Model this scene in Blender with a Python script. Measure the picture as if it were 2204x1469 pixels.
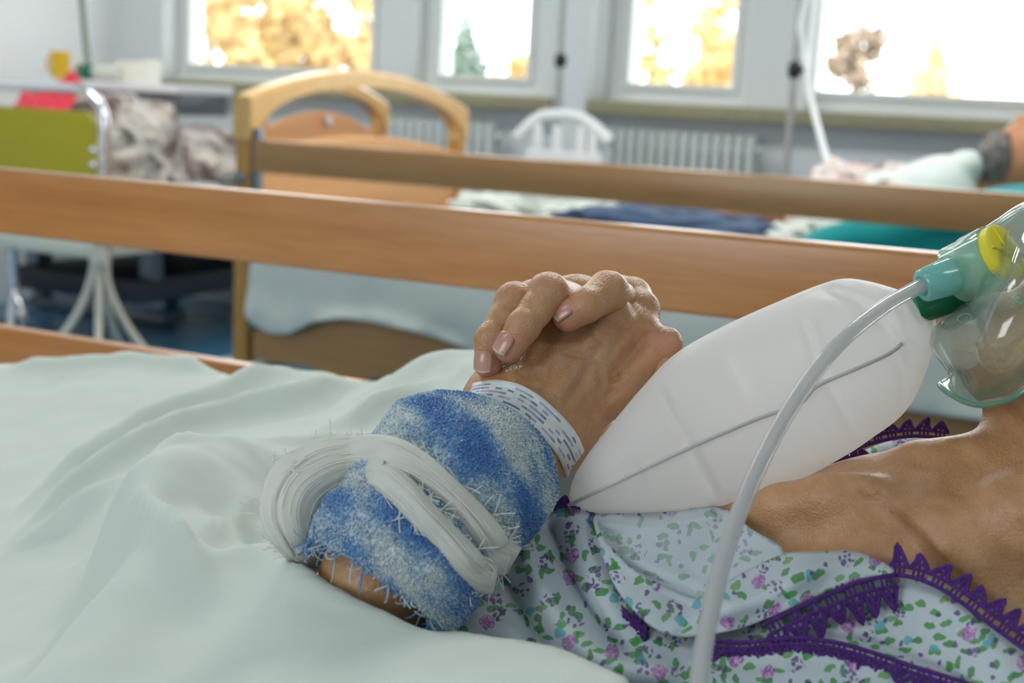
import bpy, bmesh, math, random
import numpy as np
from mathutils import Vector, Matrix
from mathutils.geometry import delaunay_2d_cdt

for _o in list(bpy.data.objects):
    bpy.data.objects.remove(_o, do_unlink=True)
random.seed(7); RNG = np.random.default_rng(7)
SC = bpy.context.scene
COL = SC.collection

# ------------------------------------------------------------------ camera
IW, IH, FPX = 2204.0, 1469.0, 2900.0
def _cam_axes(yaw, pitch, roll):
    y, p, r = (math.radians(a) for a in (yaw, pitch, roll))
    fw = np.array([-math.sin(y)*math.cos(p), math.cos(y)*math.cos(p), -math.sin(p)])
    R = np.array([math.cos(y), math.sin(y), 0.0]); U = np.cross(R, fw)
    return fw, math.cos(r)*R + math.sin(r)*U, -math.sin(r)*R + math.cos(r)*U
CAM = np.array([0.0, 0.0, 1.0])
CFW, CRT, CUP = _cam_axes(25.0, 10.0, 3.0)
camd = bpy.data.cameras.new('camera'); cam = bpy.data.objects.new('camera', camd); COL.objects.link(cam)
camd.sensor_width = 36.0; camd.lens = 36.0*FPX/IW
camd.clip_start = 0.02; camd.clip_end = 400
cam.matrix_world = Matrix(((CRT[0], CUP[0], -CFW[0], CAM[0]), (CRT[1], CUP[1], -CFW[1], CAM[1]),
                           (CRT[2], CUP[2], -CFW[2], CAM[2]), (0, 0, 0, 1)))
camd.dof.use_dof = True; camd.dof.focus_distance = 0.655; camd.dof.aperture_fstop = 9.0
SC.camera = cam

# ------------------------------------------------------------------ exposure, world, lights
SC.view_settings.view_transform = 'Standard'; SC.view_settings.look = 'None'
SC.view_settings.gamma = 1.0; SC.view_settings.use_curve_mapping = False
SC.view_settings.exposure = 0.38
SC.cycles.use_denoising = True
SC.cycles.max_bounces = 10; SC.cycles.transparent_max_bounces = 16
SC.cycles.sample_clamp_indirect = 6.0

wd = bpy.data.worlds.new('overcast_sky'); SC.world = wd; wd.use_nodes = True
nt = wd.node_tree; bg = nt.nodes['Background']
geo = nt.nodes.new('ShaderNodeTexCoord'); sep = nt.nodes.new('ShaderNodeSeparateXYZ')
rmp = nt.nodes.new('ShaderNodeValToRGB')
rmp.color_ramp.elements[0].position = 0.0; rmp.color_ramp.elements[0].color = (0.80, 0.89, 0.96, 1)
rmp.color_ramp.elements[1].position = 0.12; rmp.color_ramp.elements[1].color = (1.0, 1.0, 1.0, 1)
nt.links.new(geo.outputs['Generated'], sep.inputs[0]); nt.links.new(sep.outputs['Z'], rmp.inputs[0])
nt.links.new(rmp.outputs[0], bg.inputs['Color']); bg.inputs['Strength'].default_value = 4.6

def area_light(name, loc, rot, sx, sy, power, color, portal=False):
    d = bpy.data.lights.new(name, 'AREA'); d.shape = 'RECTANGLE'; d.size = sx; d.size_y = sy
    d.energy = power; d.color = color
    if portal: d.cycles.is_portal = True
    o = bpy.data.objects.new(name, d); COL.objects.link(o); o.location = loc; o.rotation_euler = rot
    return o
# daylight portals in the window openings (guide sampling only)
for _n, (_x0, _x1) in enumerate(((-4.3, -3.2), (-2.93, -2.4), (-2.05, -1.5), (-1.27, 0.2))):
    area_light('window_daylight', ((_x0+_x1)/2, 5.50, 1.75), (-math.pi/2, 0, 0), _x1-_x0, 1.4, 1.0, (1, 1, 1), True)
# unseen ceiling area lights, added as fill for the ward
FILL_LAMPS = ((-3.0, 3.0), (-0.7, 2.6), (-2.1, -1.0), (1.4, -0.6))
for _x, _y, _w in zip(*zip(*FILL_LAMPS), (30.0, 30.0, 9.0, 9.0)):
    area_light('ceiling_fill_light', (_x, _y, 2.93), (0, 0, 0), 1.25, 0.35, _w, (1.0, 0.98, 0.93))
# portal of an unseen opening, added behind the camera for fill daylight
REAR_FILL = ((-2.6, -0.9),)
for _x0, _x1 in REAR_FILL:
    area_light('rear_fill_portal', ((_x0+_x1)/2, -2.98, 1.75), (math.pi/2, 0, 0), _x1-_x0, 1.5, 1.0, (1, 1, 1), True)

# ------------------------------------------------------------------ picking points in the room
def ray(px, py):
    return CFW + CRT*((px-IW/2)/FPX) - CUP*((py-IH/2)/FPX)
def PD(px, py, d): return CAM + ray(px, py)*d                        # at a distance along the view axis
def PY(px, py, Y):
    r = ray(px, py); return CAM + r*((Y-CAM[1])/r[1])                # on a plane parallel to the window wall
def PX(px, py, X):
    r = ray(px, py); return CAM + r*((X-CAM[0])/r[0])
def PZ(px, py, Z):
    r = ray(px, py); return CAM + r*((Z-CAM[2])/r[2])
def pds(pts): return np.array([PD(*p[:3]) for p in pts])

# ------------------------------------------------------------------ object helpers
def thing(name, label, cat, loc=(0, 0, 0), group=None):
    o = bpy.data.objects.new(name, None); COL.objects.link(o); o.location = loc
    o.empty_display_size = 0.05
    o['label'] = label; o['category'] = cat
    if group: o['group'] = group
    return o
def tag(o, label=None, cat=None, group=None, kind=None):
    if label: o['label'] = label
    if cat: o['category'] = cat
    if group: o['group'] = group
    if kind: o['kind'] = kind
    return o
def _root_loc(o):
    v = Vector((0, 0, 0))
    while o is not None:
        v += o.location; o = o.parent
    return v
def mesh_obj(name, V, F, mat, parent=None, smooth=True, uv=None, colors=None):
    me = bpy.data.meshes.new(name)
    me.from_pydata([tuple(map(float, v)) for v in V], [], [tuple(map(int, f)) for f in F]); me.update()
    if smooth: me.polygons.foreach_set('use_smooth', [True]*len(me.polygons))
    if mat is not None: me.materials.append(mat)
    if uv is not None:
        l = me.uv_layers.new(name='UVMap')
        idx = np.zeros(len(me.loops), dtype=np.int32); me.loops.foreach_get('vertex_index', idx)
        l.data.foreach_set('uv', np.asarray(uv, dtype=np.float32)[idx].ravel())
    if colors is not None:
        for nm, arr in colors.items():
            a = me.attributes.new(nm, 'FLOAT', 'POINT'); a.data.foreach_set('value', np.asarray(arr, dtype=np.float32))
    o = bpy.data.objects.new(name, me); COL.objects.link(o)
    if parent is not None:
        o.parent = parent; o.location = -_root_loc(parent)
    return o
def box_vf(lo, hi):
    (a, b, c), (d, e, f) = lo, hi
    V = [(a,b,c),(d,b,c),(d,e,c),(a,e,c),(a,b,f),(d,b,f),(d,e,f),(a,e,f)]
    F = [(3,2,1,0),(4,5,6,7),(0,1,5,4),(1,2,6,5),(2,3,7,6),(3,0,4,7)]
    return V, F
def bevel_mesh(o, w, seg=2):
    bm = bmesh.new(); bm.from_mesh(o.data)
    bmesh.ops.bevel(bm, geom=list(bm.edges), offset=w, segments=seg, affect='EDGES', profile=0.6)
    bm.to_mesh(o.data); bm.free()
    for p in o.data.polygons: p.use_smooth = True
    try: o.data.set_sharp_from_angle(angle=math.radians(40))
    except Exception: pass
def box(name, lo, hi, mat, parent=None, bevel=0.0, seg=2):
    V, F = box_vf(lo, hi); o = mesh_obj(name, V, F, mat, parent, smooth=False)
    if bevel: bevel_mesh(o, bevel, seg)
    return o
def join_vf(parts):
    V, F, n = [], [], 0
    for v, f in parts:
        V.extend([tuple(x) for x in v]); F.extend([tuple(i+n for i in q) for q in f]); n += len(v)
    return V, F
def catmull(P, n=8, closed=False):
    P = np.asarray(P, float); m = len(P); out = []
    rng = range(m if closed else m-1)
    for i in rng:
        if closed: p0, p1, p2, p3 = P[(i-1) % m], P[i], P[(i+1) % m], P[(i+2) % m]
        else: p0, p1, p2, p3 = P[max(i-1, 0)], P[i], P[i+1], P[min(i+2, m-1)]
        for t in np.linspace(0, 1, n, endpoint=False):
            out.append(0.5*((2*p1)+(-p0+p2)*t+(2*p0-5*p1+4*p2-p3)*t*t+(-p0+3*p1-3*p2+p3)*t**3))
    if not closed: out.append(P[-1])
    return np.array(out)
def norm(v): return v/np.maximum(np.linalg.norm(v, axis=-1, keepdims=True), 1e-12)
def frames(P, up0=None):
    T = np.gradient(P, axis=0); T = norm(T)
    a = np.array([0, 0, 1.0]) if up0 is None else np.asarray(up0, float)
    if abs(a @ T[0]) > 0.95: a = np.array([1.0, 0, 0])
    N = np.zeros_like(P); n = norm(a - T[0]*(a @ T[0])); N[0] = n
    for i in range(1, len(P)):
        n = n - T[i]*(n @ T[i]); n = n/max(np.linalg.norm(n), 1e-9); N[i] = n
    return T, N, np.cross(T, N)
def tube_vf(P, r, n=12, cap=True, up0=None, ry=None):
    P = np.asarray(P, float); T, N, B = frames(P, up0); m = len(P)
    r = np.broadcast_to(np.asarray(r, float), (m,)); ry = r if ry is None else np.broadcast_to(np.asarray(ry, float), (m,))
    a = np.arange(n)*2*math.pi/n
    V = (P[:, None, :] + N[:, None, :]*(r[:, None]*np.cos(a))[..., None] + B[:, None, :]*(ry[:, None]*np.sin(a))[..., None]).reshape(-1, 3)
    F = [(i*n+j, i*n+(j+1) % n, (i+1)*n+(j+1) % n, (i+1)*n+j) for i in range(m-1) for j in range(n)]
    V = [tuple(v) for v in V]
    if cap:
        F.append(tuple(range(n-1, -1, -1))); F.append(tuple((m-1)*n+j for j in range(n)))
    return V, F
def tube(name, P, r, mat, parent=None, n=12, cap=True, **k):
    V, F = tube_vf(P, r, n, cap, **k); o = mesh_obj(name, V, F, mat, parent)
    try: o.data.set_sharp_from_angle(angle=math.radians(50))
    except Exception: pass
    return o
def lathe_vf(prof, base, axis=(0, 0, 1), n=24):
    ax = norm(np.asarray(axis, float)); a = np.array([1.0, 0, 0]) if abs(ax[0]) < .9 else np.array([0, 1.0, 0])
    u = norm(a-ax*(a @ ax)); v = np.cross(ax, u); base = np.asarray(base, float); V = []
    for r, h in prof:
        for j in range(n):
            t = 2*math.pi*j/n; V.append(tuple(base+ax*h+(u*math.cos(t)+v*math.sin(t))*r))
    m = len(prof)
    F = [(i*n+j, i*n+(j+1) % n, (i+1)*n+(j+1) % n, (i+1)*n+j) for i in range(m-1) for j in range(n)]
    F.append(tuple(range(n-1, -1, -1))); F.append(tuple((m-1)*n+j for j in range(n)))
    return V, F
def lathe(name, prof, base, mat, parent=None, axis=(0, 0, 1), n=24):
    V, F = lathe_vf(prof, base, axis, n); o = mesh_obj(name, V, F, mat, parent)
    try: o.data.set_sharp_from_angle(angle=math.radians(45))
    except Exception: pass
    return o
def grid_vf(G):
    m, n = G.shape[:2]
    F = [(i*n+j, i*n+j+1, (i+1)*n+j+1, (i+1)*n+j) for i in range(m-1) for j in range(n-1)]
    return G.reshape(-1, 3), F
def solidify(o, t, offset=0.0):
    m = o.modifiers.new('thickness', 'SOLIDIFY'); m.thickness = t; m.offset = offset; return o
def subsurf(o, lv=1):
    m = o.modifiers.new('smooth', 'SUBSURF'); m.levels = lv; m.render_levels = lv; return o

# smooth value noise in 2-3 dimensions (numpy)
_PERM = np.random.default_rng(3).random((64, 64, 64))
def vnoise(p, s=1.0, oct=3):
    p = np.asarray(p, float)
    if p.shape[-1] == 2: p = np.concatenate([p, np.zeros(p.shape[:-1]+(1,))], -1)
    out = 0; amp = 1.0; tot = 0
    q = p*s
    for _ in range(oct):
        i = np.floor(q).astype(int); f = q-i; f = f*f*(3-2*f); r = 0
        for dx in (0, 1):
            for dy in (0, 1):
                for dz in (0, 1):
                    w = (f[..., 0] if dx else 1-f[..., 0])*(f[..., 1] if dy else 1-f[..., 1])*(f[..., 2] if dz else 1-f[..., 2])
                    r = r + w*_PERM[(i[..., 0]+dx) % 64, (i[..., 1]+dy) % 64, (i[..., 2]+dz) % 64]
        out = out+amp*(r*2-1); tot += amp; amp *= .5; q = q*2.03+11.3
    return out/tot
# thin-plate spline through scattered values
class TPS:
    def __init__(s, xy, z, lam=1e-6):
        xy = np.asarray(xy, float); s.c = xy.mean(0); s.k = xy.std()+1e-9; s.p = (xy-s.c)/s.k; n = len(s.p)
        K = s.phi(np.linalg.norm(s.p[:, None]-s.p[None], axis=-1)) + lam*np.eye(n)*n
        A = np.zeros((n+3, n+3)); A[:n, :n] = K; A[:n, n] = 1; A[:n, n+1:] = s.p; A[n, :n] = 1; A[n+1:, :n] = s.p.T
        s.w = np.linalg.solve(A, np.concatenate([np.asarray(z, float), np.zeros(3)]))
    @staticmethod
    def phi(r): return np.where(r > 1e-9, r*r*np.log(np.maximum(r, 1e-9)), 0)
    def __call__(s, xy):
        q = (np.asarray(xy, float)-s.c)/s.k; n = len(s.p); out = np.zeros(len(q))
        for i in range(0, len(q), 20000):
            b = q[i:i+20000]
            out[i:i+20000] = s.phi(np.linalg.norm(b[:, None]-s.p[None], axis=-1)) @ s.w[:n] + s.w[n] + b @ s.w[n+1:]
        return out
def poly_dist(q, poly):
    """distance of 2D/3D points to a polyline"""
    q = np.asarray(q, float); poly = np.asarray(poly, float); d = np.full(len(q), 1e9)
    for a, b in zip(poly[:-1], poly[1:]):
        ab = b-a; t = np.clip(((q-a) @ ab)/(ab @ ab+1e-12), 0, 1); d = np.minimum(d, np.linalg.norm(q-a-t[:, None]*ab, axis=1))
    return d
def in_poly(q, poly):
    x, y = q[:, 0], q[:, 1]; ins = np.zeros(len(q), bool); n = len(poly)
    for i in range(n):
        (x0, y0), (x1, y1) = poly[i], poly[(i+1) % n]
        c = ((y0 > y) != (y1 > y)); ins ^= c & (x < (x1-x0)*(y-y0)/((y1-y0) if y1 != y0 else 1e-9)+x0)
    return ins
def cdt_fill(outline, step):
    """triangulate the inside of a closed 2D outline with a regular interior grid"""
    out = np.asarray(outline, float); lo, hi = out.min(0), out.max(0)
    gx, gy = np.meshgrid(np.arange(lo[0], hi[0], step), np.arange(lo[1], hi[1], step*.87))
    gx[1::2] += step/2
    g = np.stack([gx.ravel(), gy.ravel()], 1); g = g[in_poly(g, out)]
    g = g[poly_dist(g, np.vstack([out, out[:1]])) > step*.55]
    allp = np.vstack([out, g]); n = len(out)
    vs, es, fs, *_ = delaunay_2d_cdt([Vector(p) for p in allp], [(i, (i+1) % n) for i in range(n)], [], 1, 1e-7)
    return np.array([tuple(v) for v in vs]), [tuple(f) for f in fs]
def resample(P, step, closed=False):
    P = np.asarray(P, float)
    if closed: P = np.vstack([P, P[:1]])
    s = np.concatenate([[0], np.cumsum(np.linalg.norm(np.diff(P, axis=0), axis=1))]); n = max(3, int(round(s[-1]/step)))
    t = np.linspace(0, s[-1], n+1)
    if closed: t = t[:-1]
    return np.stack([np.interp(t, s, P[:, k]) for k in range(P.shape[1])], 1)

# ------------------------------------------------------------------ implicit bodies -> one continuous surface
class SDF:
    def __init__(s, lo, hi, res):
        s.lo = np.asarray(lo, float); s.res = res
        s.n = np.ceil((np.asarray(hi, float)-s.lo)/res).astype(int)+1
        s.f = np.full(s.n, 0.05, np.float32)
        s.ax = [s.lo[k]+np.arange(s.n[k])*res for k in range(3)]
    def _slab(s, lo, hi):
        a = np.clip(np.floor((np.asarray(lo)-s.lo)/s.res).astype(int), 0, s.n); b = np.clip(np.ceil((np.asarray(hi)-s.lo)/s.res).astype(int)+1, 0, s.n)
        sl = tuple(slice(int(i), int(j)) for i, j in zip(a, b))
        return sl, np.meshgrid(*[s.ax[k][sl[k]] for k in range(3)], indexing='ij')
    def _mix(s, sl, d, k, sub=False):
        g = s.f[sl]
        if g.size == 0: return
        if sub: h = np.clip(.5-.5*(d+g)/k, 0, 1); s.f[sl] = g*(1-h)-d*h+k*h*(1-h)
        else:
            h = np.clip(.5+.5*(g-d)/k, 0, 1); s.f[sl] = g*(1-h)+d*h-k*h*(1-h)
    def cone(s, a, b, ra, rb, k=.004, flat=None):
        """capsule whose radius runs from ra to rb; flat=(direction, factor) squashes it along a direction"""
        a = np.asarray(a, float); b = np.asarray(b, float); m = max(ra, rb)*1.6+k*1.5+.006
        sl, (X, Y, Z) = s._slab(np.minimum(a, b)-m, np.maximum(a, b)+m)
        ab = b-a; L = ab @ ab+1e-12; px, py, pz = X-a[0], Y-a[1], Z-a[2]
        t = np.clip((px*ab[0]+py*ab[1]+pz*ab[2])/L, 0, 1)
        dx, dy, dz = px-t*ab[0], py-t*ab[1], pz-t*ab[2]
        if flat is not None:
            w, fac = flat; w = norm(np.asarray(w, float)); c = (dx*w[0]+dy*w[1]+dz*w[2])*(1/fac-1)
            dx, dy, dz = dx+c*w[0], dy+c*w[1], dz+c*w[2]
        s._mix(sl, np.sqrt(dx*dx+dy*dy+dz*dz)-(ra+(rb-ra)*t), k)
    def chain(s, P, R, k=.004, flat=None):
        for i in range(len(P)-1): s.cone(P[i], P[i+1], R[i], R[i+1], k, flat)
    def ball(s, c, r, k=.004, axes=None, sub=False):
        c = np.asarray(c, float)
        if np.isscalar(r): r = (r, r, r)
        m = max(r)+k*1.5+.006; sl, (X, Y, Z) = s._slab(c-m, c+m)
        d = np.stack([X-c[0], Y-c[1], Z-c[2]], -1)
        if axes is not None: d = d @ np.asarray(axes, float).T
        q = np.sqrt((d[..., 0]/r[0])**2+(d[..., 1]/r[1])**2+(d[..., 2]/r[2])**2)
        q2 = np.sqrt((d[..., 0]/r[0]**2)**2+(d[..., 1]/r[1]**2)**2+(d[..., 2]/r[2]**2)**2)
        s._mix(sl, np.where(q2 > 1e-6, q*(q-1)/np.maximum(q2, 1e-6), -min(r)), k, sub)
    def groove(s, P, depth, w):
        """press (depth>0) or raise (depth<0) a soft line into the surface"""
        P = np.asarray(P, float); m = w*3
        sl, (X, Y, Z) = s._slab(P.min(0)-m, P.max(0)+m)
        q = np.stack([X.ravel(), Y.ravel(), Z.ravel()], 1)
        if len(q) == 0: return
        d = poly_dist(q, P).reshape(X.shape); s.f[sl] += depth*np.exp(-(d/w)**2)
    def hit(s, px, py, d0=.52, d1=.78):
        """first surface point on the line of sight through a picture point"""
        d = np.arange(d0, d1, .0004); P = CAM+ray(px, py)*d[:, None]; i = np.rint((P-s.lo)/s.res).astype(int)
        ok = ((i >= 0) & (i < s.n)).all(1); v = np.where(ok, s.f[tuple(np.clip(i, 0, s.n-1).T)], 1); k = np.argmax(v < 0) if (v < 0).any() else len(d)//2
        return P[k]
    def pgroove(s, pts, depth, w, n=5):
        s.groove(catmull(np.array([s.hit(*p) for p in pts]), n), depth, w)
    def mesh(s):
        f = s.f; ins = f < 0; nx, ny, nz = f.shape
        C = np.zeros((nx-1, ny-1, nz-1), np.int8)
        for dx in (0, 1):
            for dy in (0, 1):
                for dz in (0, 1): C += ins[dx:nx-1+dx, dy:ny-1+dy, dz:nz-1+dz]
        act = (C > 0) & (C < 8); idx = np.full(act.shape, -1, np.int64); ijk = np.argwhere(act); idx[act] = np.arange(len(ijk))
        acc = np.zeros((len(ijk), 3)); cnt = np.zeros(len(ijk))
        cor = [(a, b, c) for a in (0, 1) for b in (0, 1) for c in (0, 1)]
        for p in cor:
            for ax in range(3):
                if p[ax]: continue
                q = list(p); q[ax] = 1
                fa = f[ijk[:, 0]+p[0], ijk[:, 1]+p[1], ijk[:, 2]+p[2]]; fb = f[ijk[:, 0]+q[0], ijk[:, 1]+q[1], ijk[:, 2]+q[2]]
                c = (fa < 0) != (fb < 0); t = np.where(c, fa/np.where(c, fa-fb, 1), 0)
                pos = np.tile(np.array(p, float), (len(ijk), 1)); pos[:, ax] = t
                acc[c] += pos[c]; cnt[c] += 1
        V = s.lo+(ijk+acc/cnt[:, None])*s.res; F = []
        for ax in range(3):
            u, v = (ax+1) % 3, (ax+2) % 3
            a = np.take(ins, range(0, f.shape[ax]-1), ax); b = np.take(ins, range(1, f.shape[ax]), ax)
            e = np.argwhere(a != b); e = e[(e[:, u] > 0) & (e[:, v] > 0) & (e[:, u] < f.shape[u]-1) & (e[:, v] < f.shape[v]-1)]
            def cell(du, dv):
                k = e.copy(); k[:, u] -= du; k[:, v] -= dv; return idx[k[:, 0], k[:, 1], k[:, 2]]
            q = np.stack([cell(1, 1), cell(0, 1), cell(0, 0), cell(1, 0)], 1)
            fl = ~ins[e[:, 0], e[:, 1], e[:, 2]]; q[fl] = q[fl][:, ::-1]; F.append(q)
        F = np.vstack(F)
        # light smoothing of the vertices
        for lam in (.5, -.52, .5, -.52):
            A = np.zeros_like(V); n = np.zeros(len(V))
            for k in range(4):
                i, j = F[:, k], F[:, (k+1) % 4]
                np.add.at(A, i, V[j]); np.add.at(A, j, V[i]); np.add.at(n, i, 1); np.add.at(n, j, 1)
            V = V+lam*(A/np.maximum(n, 1)[:, None]-V)
        return V, F
# ------------------------------------------------------------------ materials
def srgb(r, g, b):
    f = lambda c: (c/255)/12.92 if c/255 <= .04045 else ((c/255+.055)/1.055)**2.4
    return (f(r), f(g), f(b), 1)
class NT:
    """small helper around a node tree"""
    def __init__(s, name):
        s.m = bpy.data.materials.new(name); s.m.use_nodes = True; s.t = s.m.node_tree; s.b = s.t.nodes['Principled BSDF']; s.out = s.t.nodes['Material Output']
    def n(s, typ, **kw):
        o = s.t.nodes.new(typ)
        for k, v in kw.items(): setattr(o, k, v)
        return o
    def link(s, a, b): s.t.links.new(a, b)
    def co(s, kind='Object', scale=(1, 1, 1), rot=(0, 0, 0), loc=(0, 0, 0)):
        c = s.n('ShaderNodeTexCoord'); m = s.n('ShaderNodeMapping')
        m.inputs['Scale'].default_value = scale; m.inputs['Rotation'].default_value = rot; m.inputs['Location'].default_value = loc
        s.link(c.outputs[kind], m.inputs[0]); return m.outputs[0]
    def noise(s, v, scale, detail=4, rough=.55, dist=0, dims='3D'):
        o = s.n('ShaderNodeTexNoise'); o.noise_dimensions = dims
        o.inputs['Scale'].default_value = scale; o.inputs['Detail'].default_value = detail; o.inputs['Roughness'].default_value = rough; o.inputs['Distortion'].default_value = dist
        if v is not None: s.link(v, o.inputs['Vector'])
        return o
    def vor(s, v, scale, feature='F1', rnd=1.0, dims='3D'):
        o = s.n('ShaderNodeTexVoronoi'); o.voronoi_dimensions = dims; o.feature = feature
        o.inputs['Scale'].default_value = scale; o.inputs['Randomness'].default_value = rnd
        s.link(v, o.inputs['Vector']); return o
    def ramp(s, fac, stops, interp='LINEAR'):
        r = s.n('ShaderNodeValToRGB'); e = r.color_ramp; e.interpolation = interp
        while len(e.elements) < len(stops): e.elements.new(.5)
        for el, (p, c) in zip(e.elements, stops):
            el.position = p; el.color = c if len(c) == 4 else (*c, 1)
        s.link(fac, r.inputs[0]); return r.outputs[0]
    def mix(s, fac, a, b, mode='MIX'):
        o = s.n('ShaderNodeMix'); o.data_type = 'RGBA'; o.blend_type = mode
        for sock, val in ((o.inputs[0], fac), (o.inputs[6], a), (o.inputs[7], b)):
            if hasattr(val, 'is_linked'): s.link(val, sock)
            elif sock == o.inputs[0]: sock.default_value = val
            else: sock.default_value = val
        return o.outputs[2]
    def math(s, op, a, b=None, clamp=False):
        o = s.n('ShaderNodeMath', operation=op, use_clamp=clamp)
        for sock, val in ((o.inputs[0], a), (o.inputs[1], b)):
            if val is None: continue
            if hasattr(val, 'is_linked'): s.link(val, sock)
            else: sock.default_value = val
        return o.outputs[0]
    def bump(s, h, strength=.3, dist=.001, to=None):
        o = s.n('ShaderNodeBump'); o.inputs['Strength'].default_value = strength; o.inputs['Distance'].default_value = dist
        s.link(h, o.inputs['Height'])
        if to is None: s.link(o.outputs[0], s.b.inputs['Normal'])
        return o.outputs[0]
    def set(s, **kw):
        for k, v in kw.items():
            k = {'rough': 'Roughness', 'metal': 'Metallic', 'spec': 'Specular IOR Level', 'trans': 'Transmission Weight', 'sss': 'Subsurface Weight',
                 'coat': 'Coat Weight', 'sheen': 'Sheen Weight', 'alpha': 'Alpha', 'ior': 'IOR', 'color': 'Base Color'}[k]
            if hasattr(v, 'is_linked'): s.link(v, s.b.inputs[k])
            else: s.b.inputs[k].default_value = v
        return s
def plain(name, col, rough=.5, metal=0.0, var=.06, scale=40, **kw):
    t = NT(name); v = t.co(); n = t.noise(v, scale)
    dark = tuple(c*(1-var) for c in col[:3])+(1,); lite = tuple(min(1, c*(1+var)) for c in col[:3])+(1,)
    t.set(color=t.ramp(n.outputs['Fac'], ((.3, dark), (.7, lite))), rough=rough, metal=metal, **kw)
    return t.m
def wood(name, dark, lite, rough=.35, coat=.2, axis='X', sc=1.0):
    t = NT(name); s = {'X': (1.2, 26, 26), 'Y': (26, 1.2, 26), 'Z': (26, 26, 1.2)}[axis]
    v = t.co(scale=tuple(k*sc for k in s)); n = t.noise(v, 2.2, 6, .6, .6); n2 = t.noise(t.co(scale=tuple(k*sc*4 for k in s)), 3.0, 3, .6)
    c = t.mix(.35, t.ramp(n.outputs['Fac'], ((.28, dark), (.72, lite))), t.ramp(n2.outputs['Fac'], ((.35, dark), (.65, lite))))
    t.set(color=c, rough=rough, coat=coat); t.b.inputs['Coat Roughness'].default_value = .25
    t.bump(n2.outputs['Fac'], .08, .0006); return t.m
def cloth(name, col, weave=900, rough=.85, trans=.0, var=.05, wr=.0):
    t = NT(name); v = t.co(); n = t.noise(v, 6)
    t.set(color=t.ramp(n.outputs['Fac'], ((.3, tuple(c*(1-var) for c in col[:3])+(1,)), (.7, col))), rough=rough, sheen=.15, spec=.25)
    w = t.noise(v, weave, 2); w2 = t.noise(v, 38, 5, .62, .6)
    h = t.math('ADD', t.math('MULTIPLY', w.outputs['Fac'], .12), t.math('MULTIPLY', w2.outputs['Fac'], wr))
    t.bump(h, .5, .0012)
    if trans:
        tr = t.n('ShaderNodeBsdfTranslucent'); tr.inputs['Color'].default_value = col
        mx = t.n('ShaderNodeMixShader'); mx.inputs[0].default_value = trans
        t.link(t.b.outputs[0], mx.inputs[1]); t.link(tr.outputs[0], mx.inputs[2]); t.link(mx.outputs[0], t.out.inputs['Surface'])
    return t.m
M = {}
M['wall'] = plain('painted_wall', srgb(222, 228, 232), .7, var=.02)
M['wall_white'] = plain('white_wall', srgb(236, 240, 242), .7, var=.02)
M['ceiling'] = plain('ceiling_paint', srgb(238, 238, 234), .8, var=.02)
M['frame'] = plain('window_paint', srgb(232, 236, 236), .45, var=.02)
M['sill'] = plain('sill_stone', srgb(150, 146, 118), .5, var=.08)
M['floor'] = plain('blue_linoleum', srgb(58, 116, 152), .22, var=.05, scale=3)
M['rail'] = wood('varnished_beech_rail', srgb(168, 110, 60), srgb(202, 144, 88), .28, .4)
M['rail2'] = wood('brown_rail', srgb(166, 120, 66), srgb(192, 144, 86), .35, .3)
M['honey'] = wood('honey_beech', srgb(222, 168, 88), srgb(244, 200, 128), .3, .4, 'Z')
M['post'] = wood('honey_post', srgb(176, 126, 52), srgb(200, 150, 72), .4, .2, 'Z')
M['orange'] = wood('orange_beech_panel', srgb(214, 150, 92), srgb(234, 178, 120), .4, .2, 'Y')
M['chrome'] = plain('chrome', (.75, .76, .8, 1), .16, 1.0, .02)
M['steel'] = plain('grey_steel', srgb(120, 126, 134), .35, .8)
M['whitemetal'] = plain('white_enamel', srgb(206, 208, 196), .35, var=.03)
M['offwhite'] = plain('pale_enamel', srgb(196, 204, 192), .4, var=.03)
M['green_panel'] = plain('olive_laminate', srgb(164, 156, 16), .45, var=.03)
M['dark'] = plain('dark_undercarriage', srgb(40, 46, 56), .5)
M['greyplastic'] = plain('grey_blue_plastic', srgb(120, 142, 158), .4)
M['rubber'] = plain('black_rubber', srgb(18, 18, 20), .6)
M['black'] = plain('black_plastic', srgb(26, 28, 32), .4)
M['pole'] = plain('brushed_pole', srgb(168, 172, 170), .35, .5)
M['polegreen'] = plain('grey_green_pole', srgb(120, 134, 120), .4, .3)
M['white_plastic'] = plain('white_plastic', srgb(228, 234, 238), .35, var=.02)
M['radiator'] = plain('radiator_enamel', srgb(206, 214, 214), .4, var=.02)
M['sheet'] = cloth('white_bed_linen', srgb(216, 226, 218), 1400, .8, .06, .03, .5)
M['linen2'] = cloth('ward_linen', srgb(204, 212, 206), 900, .85, 0, .05, .3)
M['mattress'] = cloth('mattress_cover', srgb(190, 200, 206), 900, .8)
M['teal_cloth'] = cloth('teal_linen', srgb(0, 142, 146), 900, .8)
M['navy'] = cloth('navy_blanket', srgb(64, 86, 118), 900, .9, 0, .2)
M['pink'] = cloth('red_pink_cloth', srgb(232, 70, 92), 900, .9, 0, .25)
M['yellow'] = plain('yellow_cup', srgb(222, 178, 40), .35)
M['dkgreen_cap'] = plain('green_cap', srgb(16, 104, 74), .4)
M['carton'] = plain('white_carton', srgb(232, 230, 220), .6)
M['bottle'] = plain('milky_bottle', srgb(208, 214, 204), .3)
M['hair'] = plain('grey_hair', srgb(112, 106, 104), .6, var=.5, scale=60)
M['skin2'] = plain('skin_far_patient', srgb(190, 132, 96), .5)
M['gown2'] = cloth('pale_gown', srgb(222, 232, 228), 900)
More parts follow.
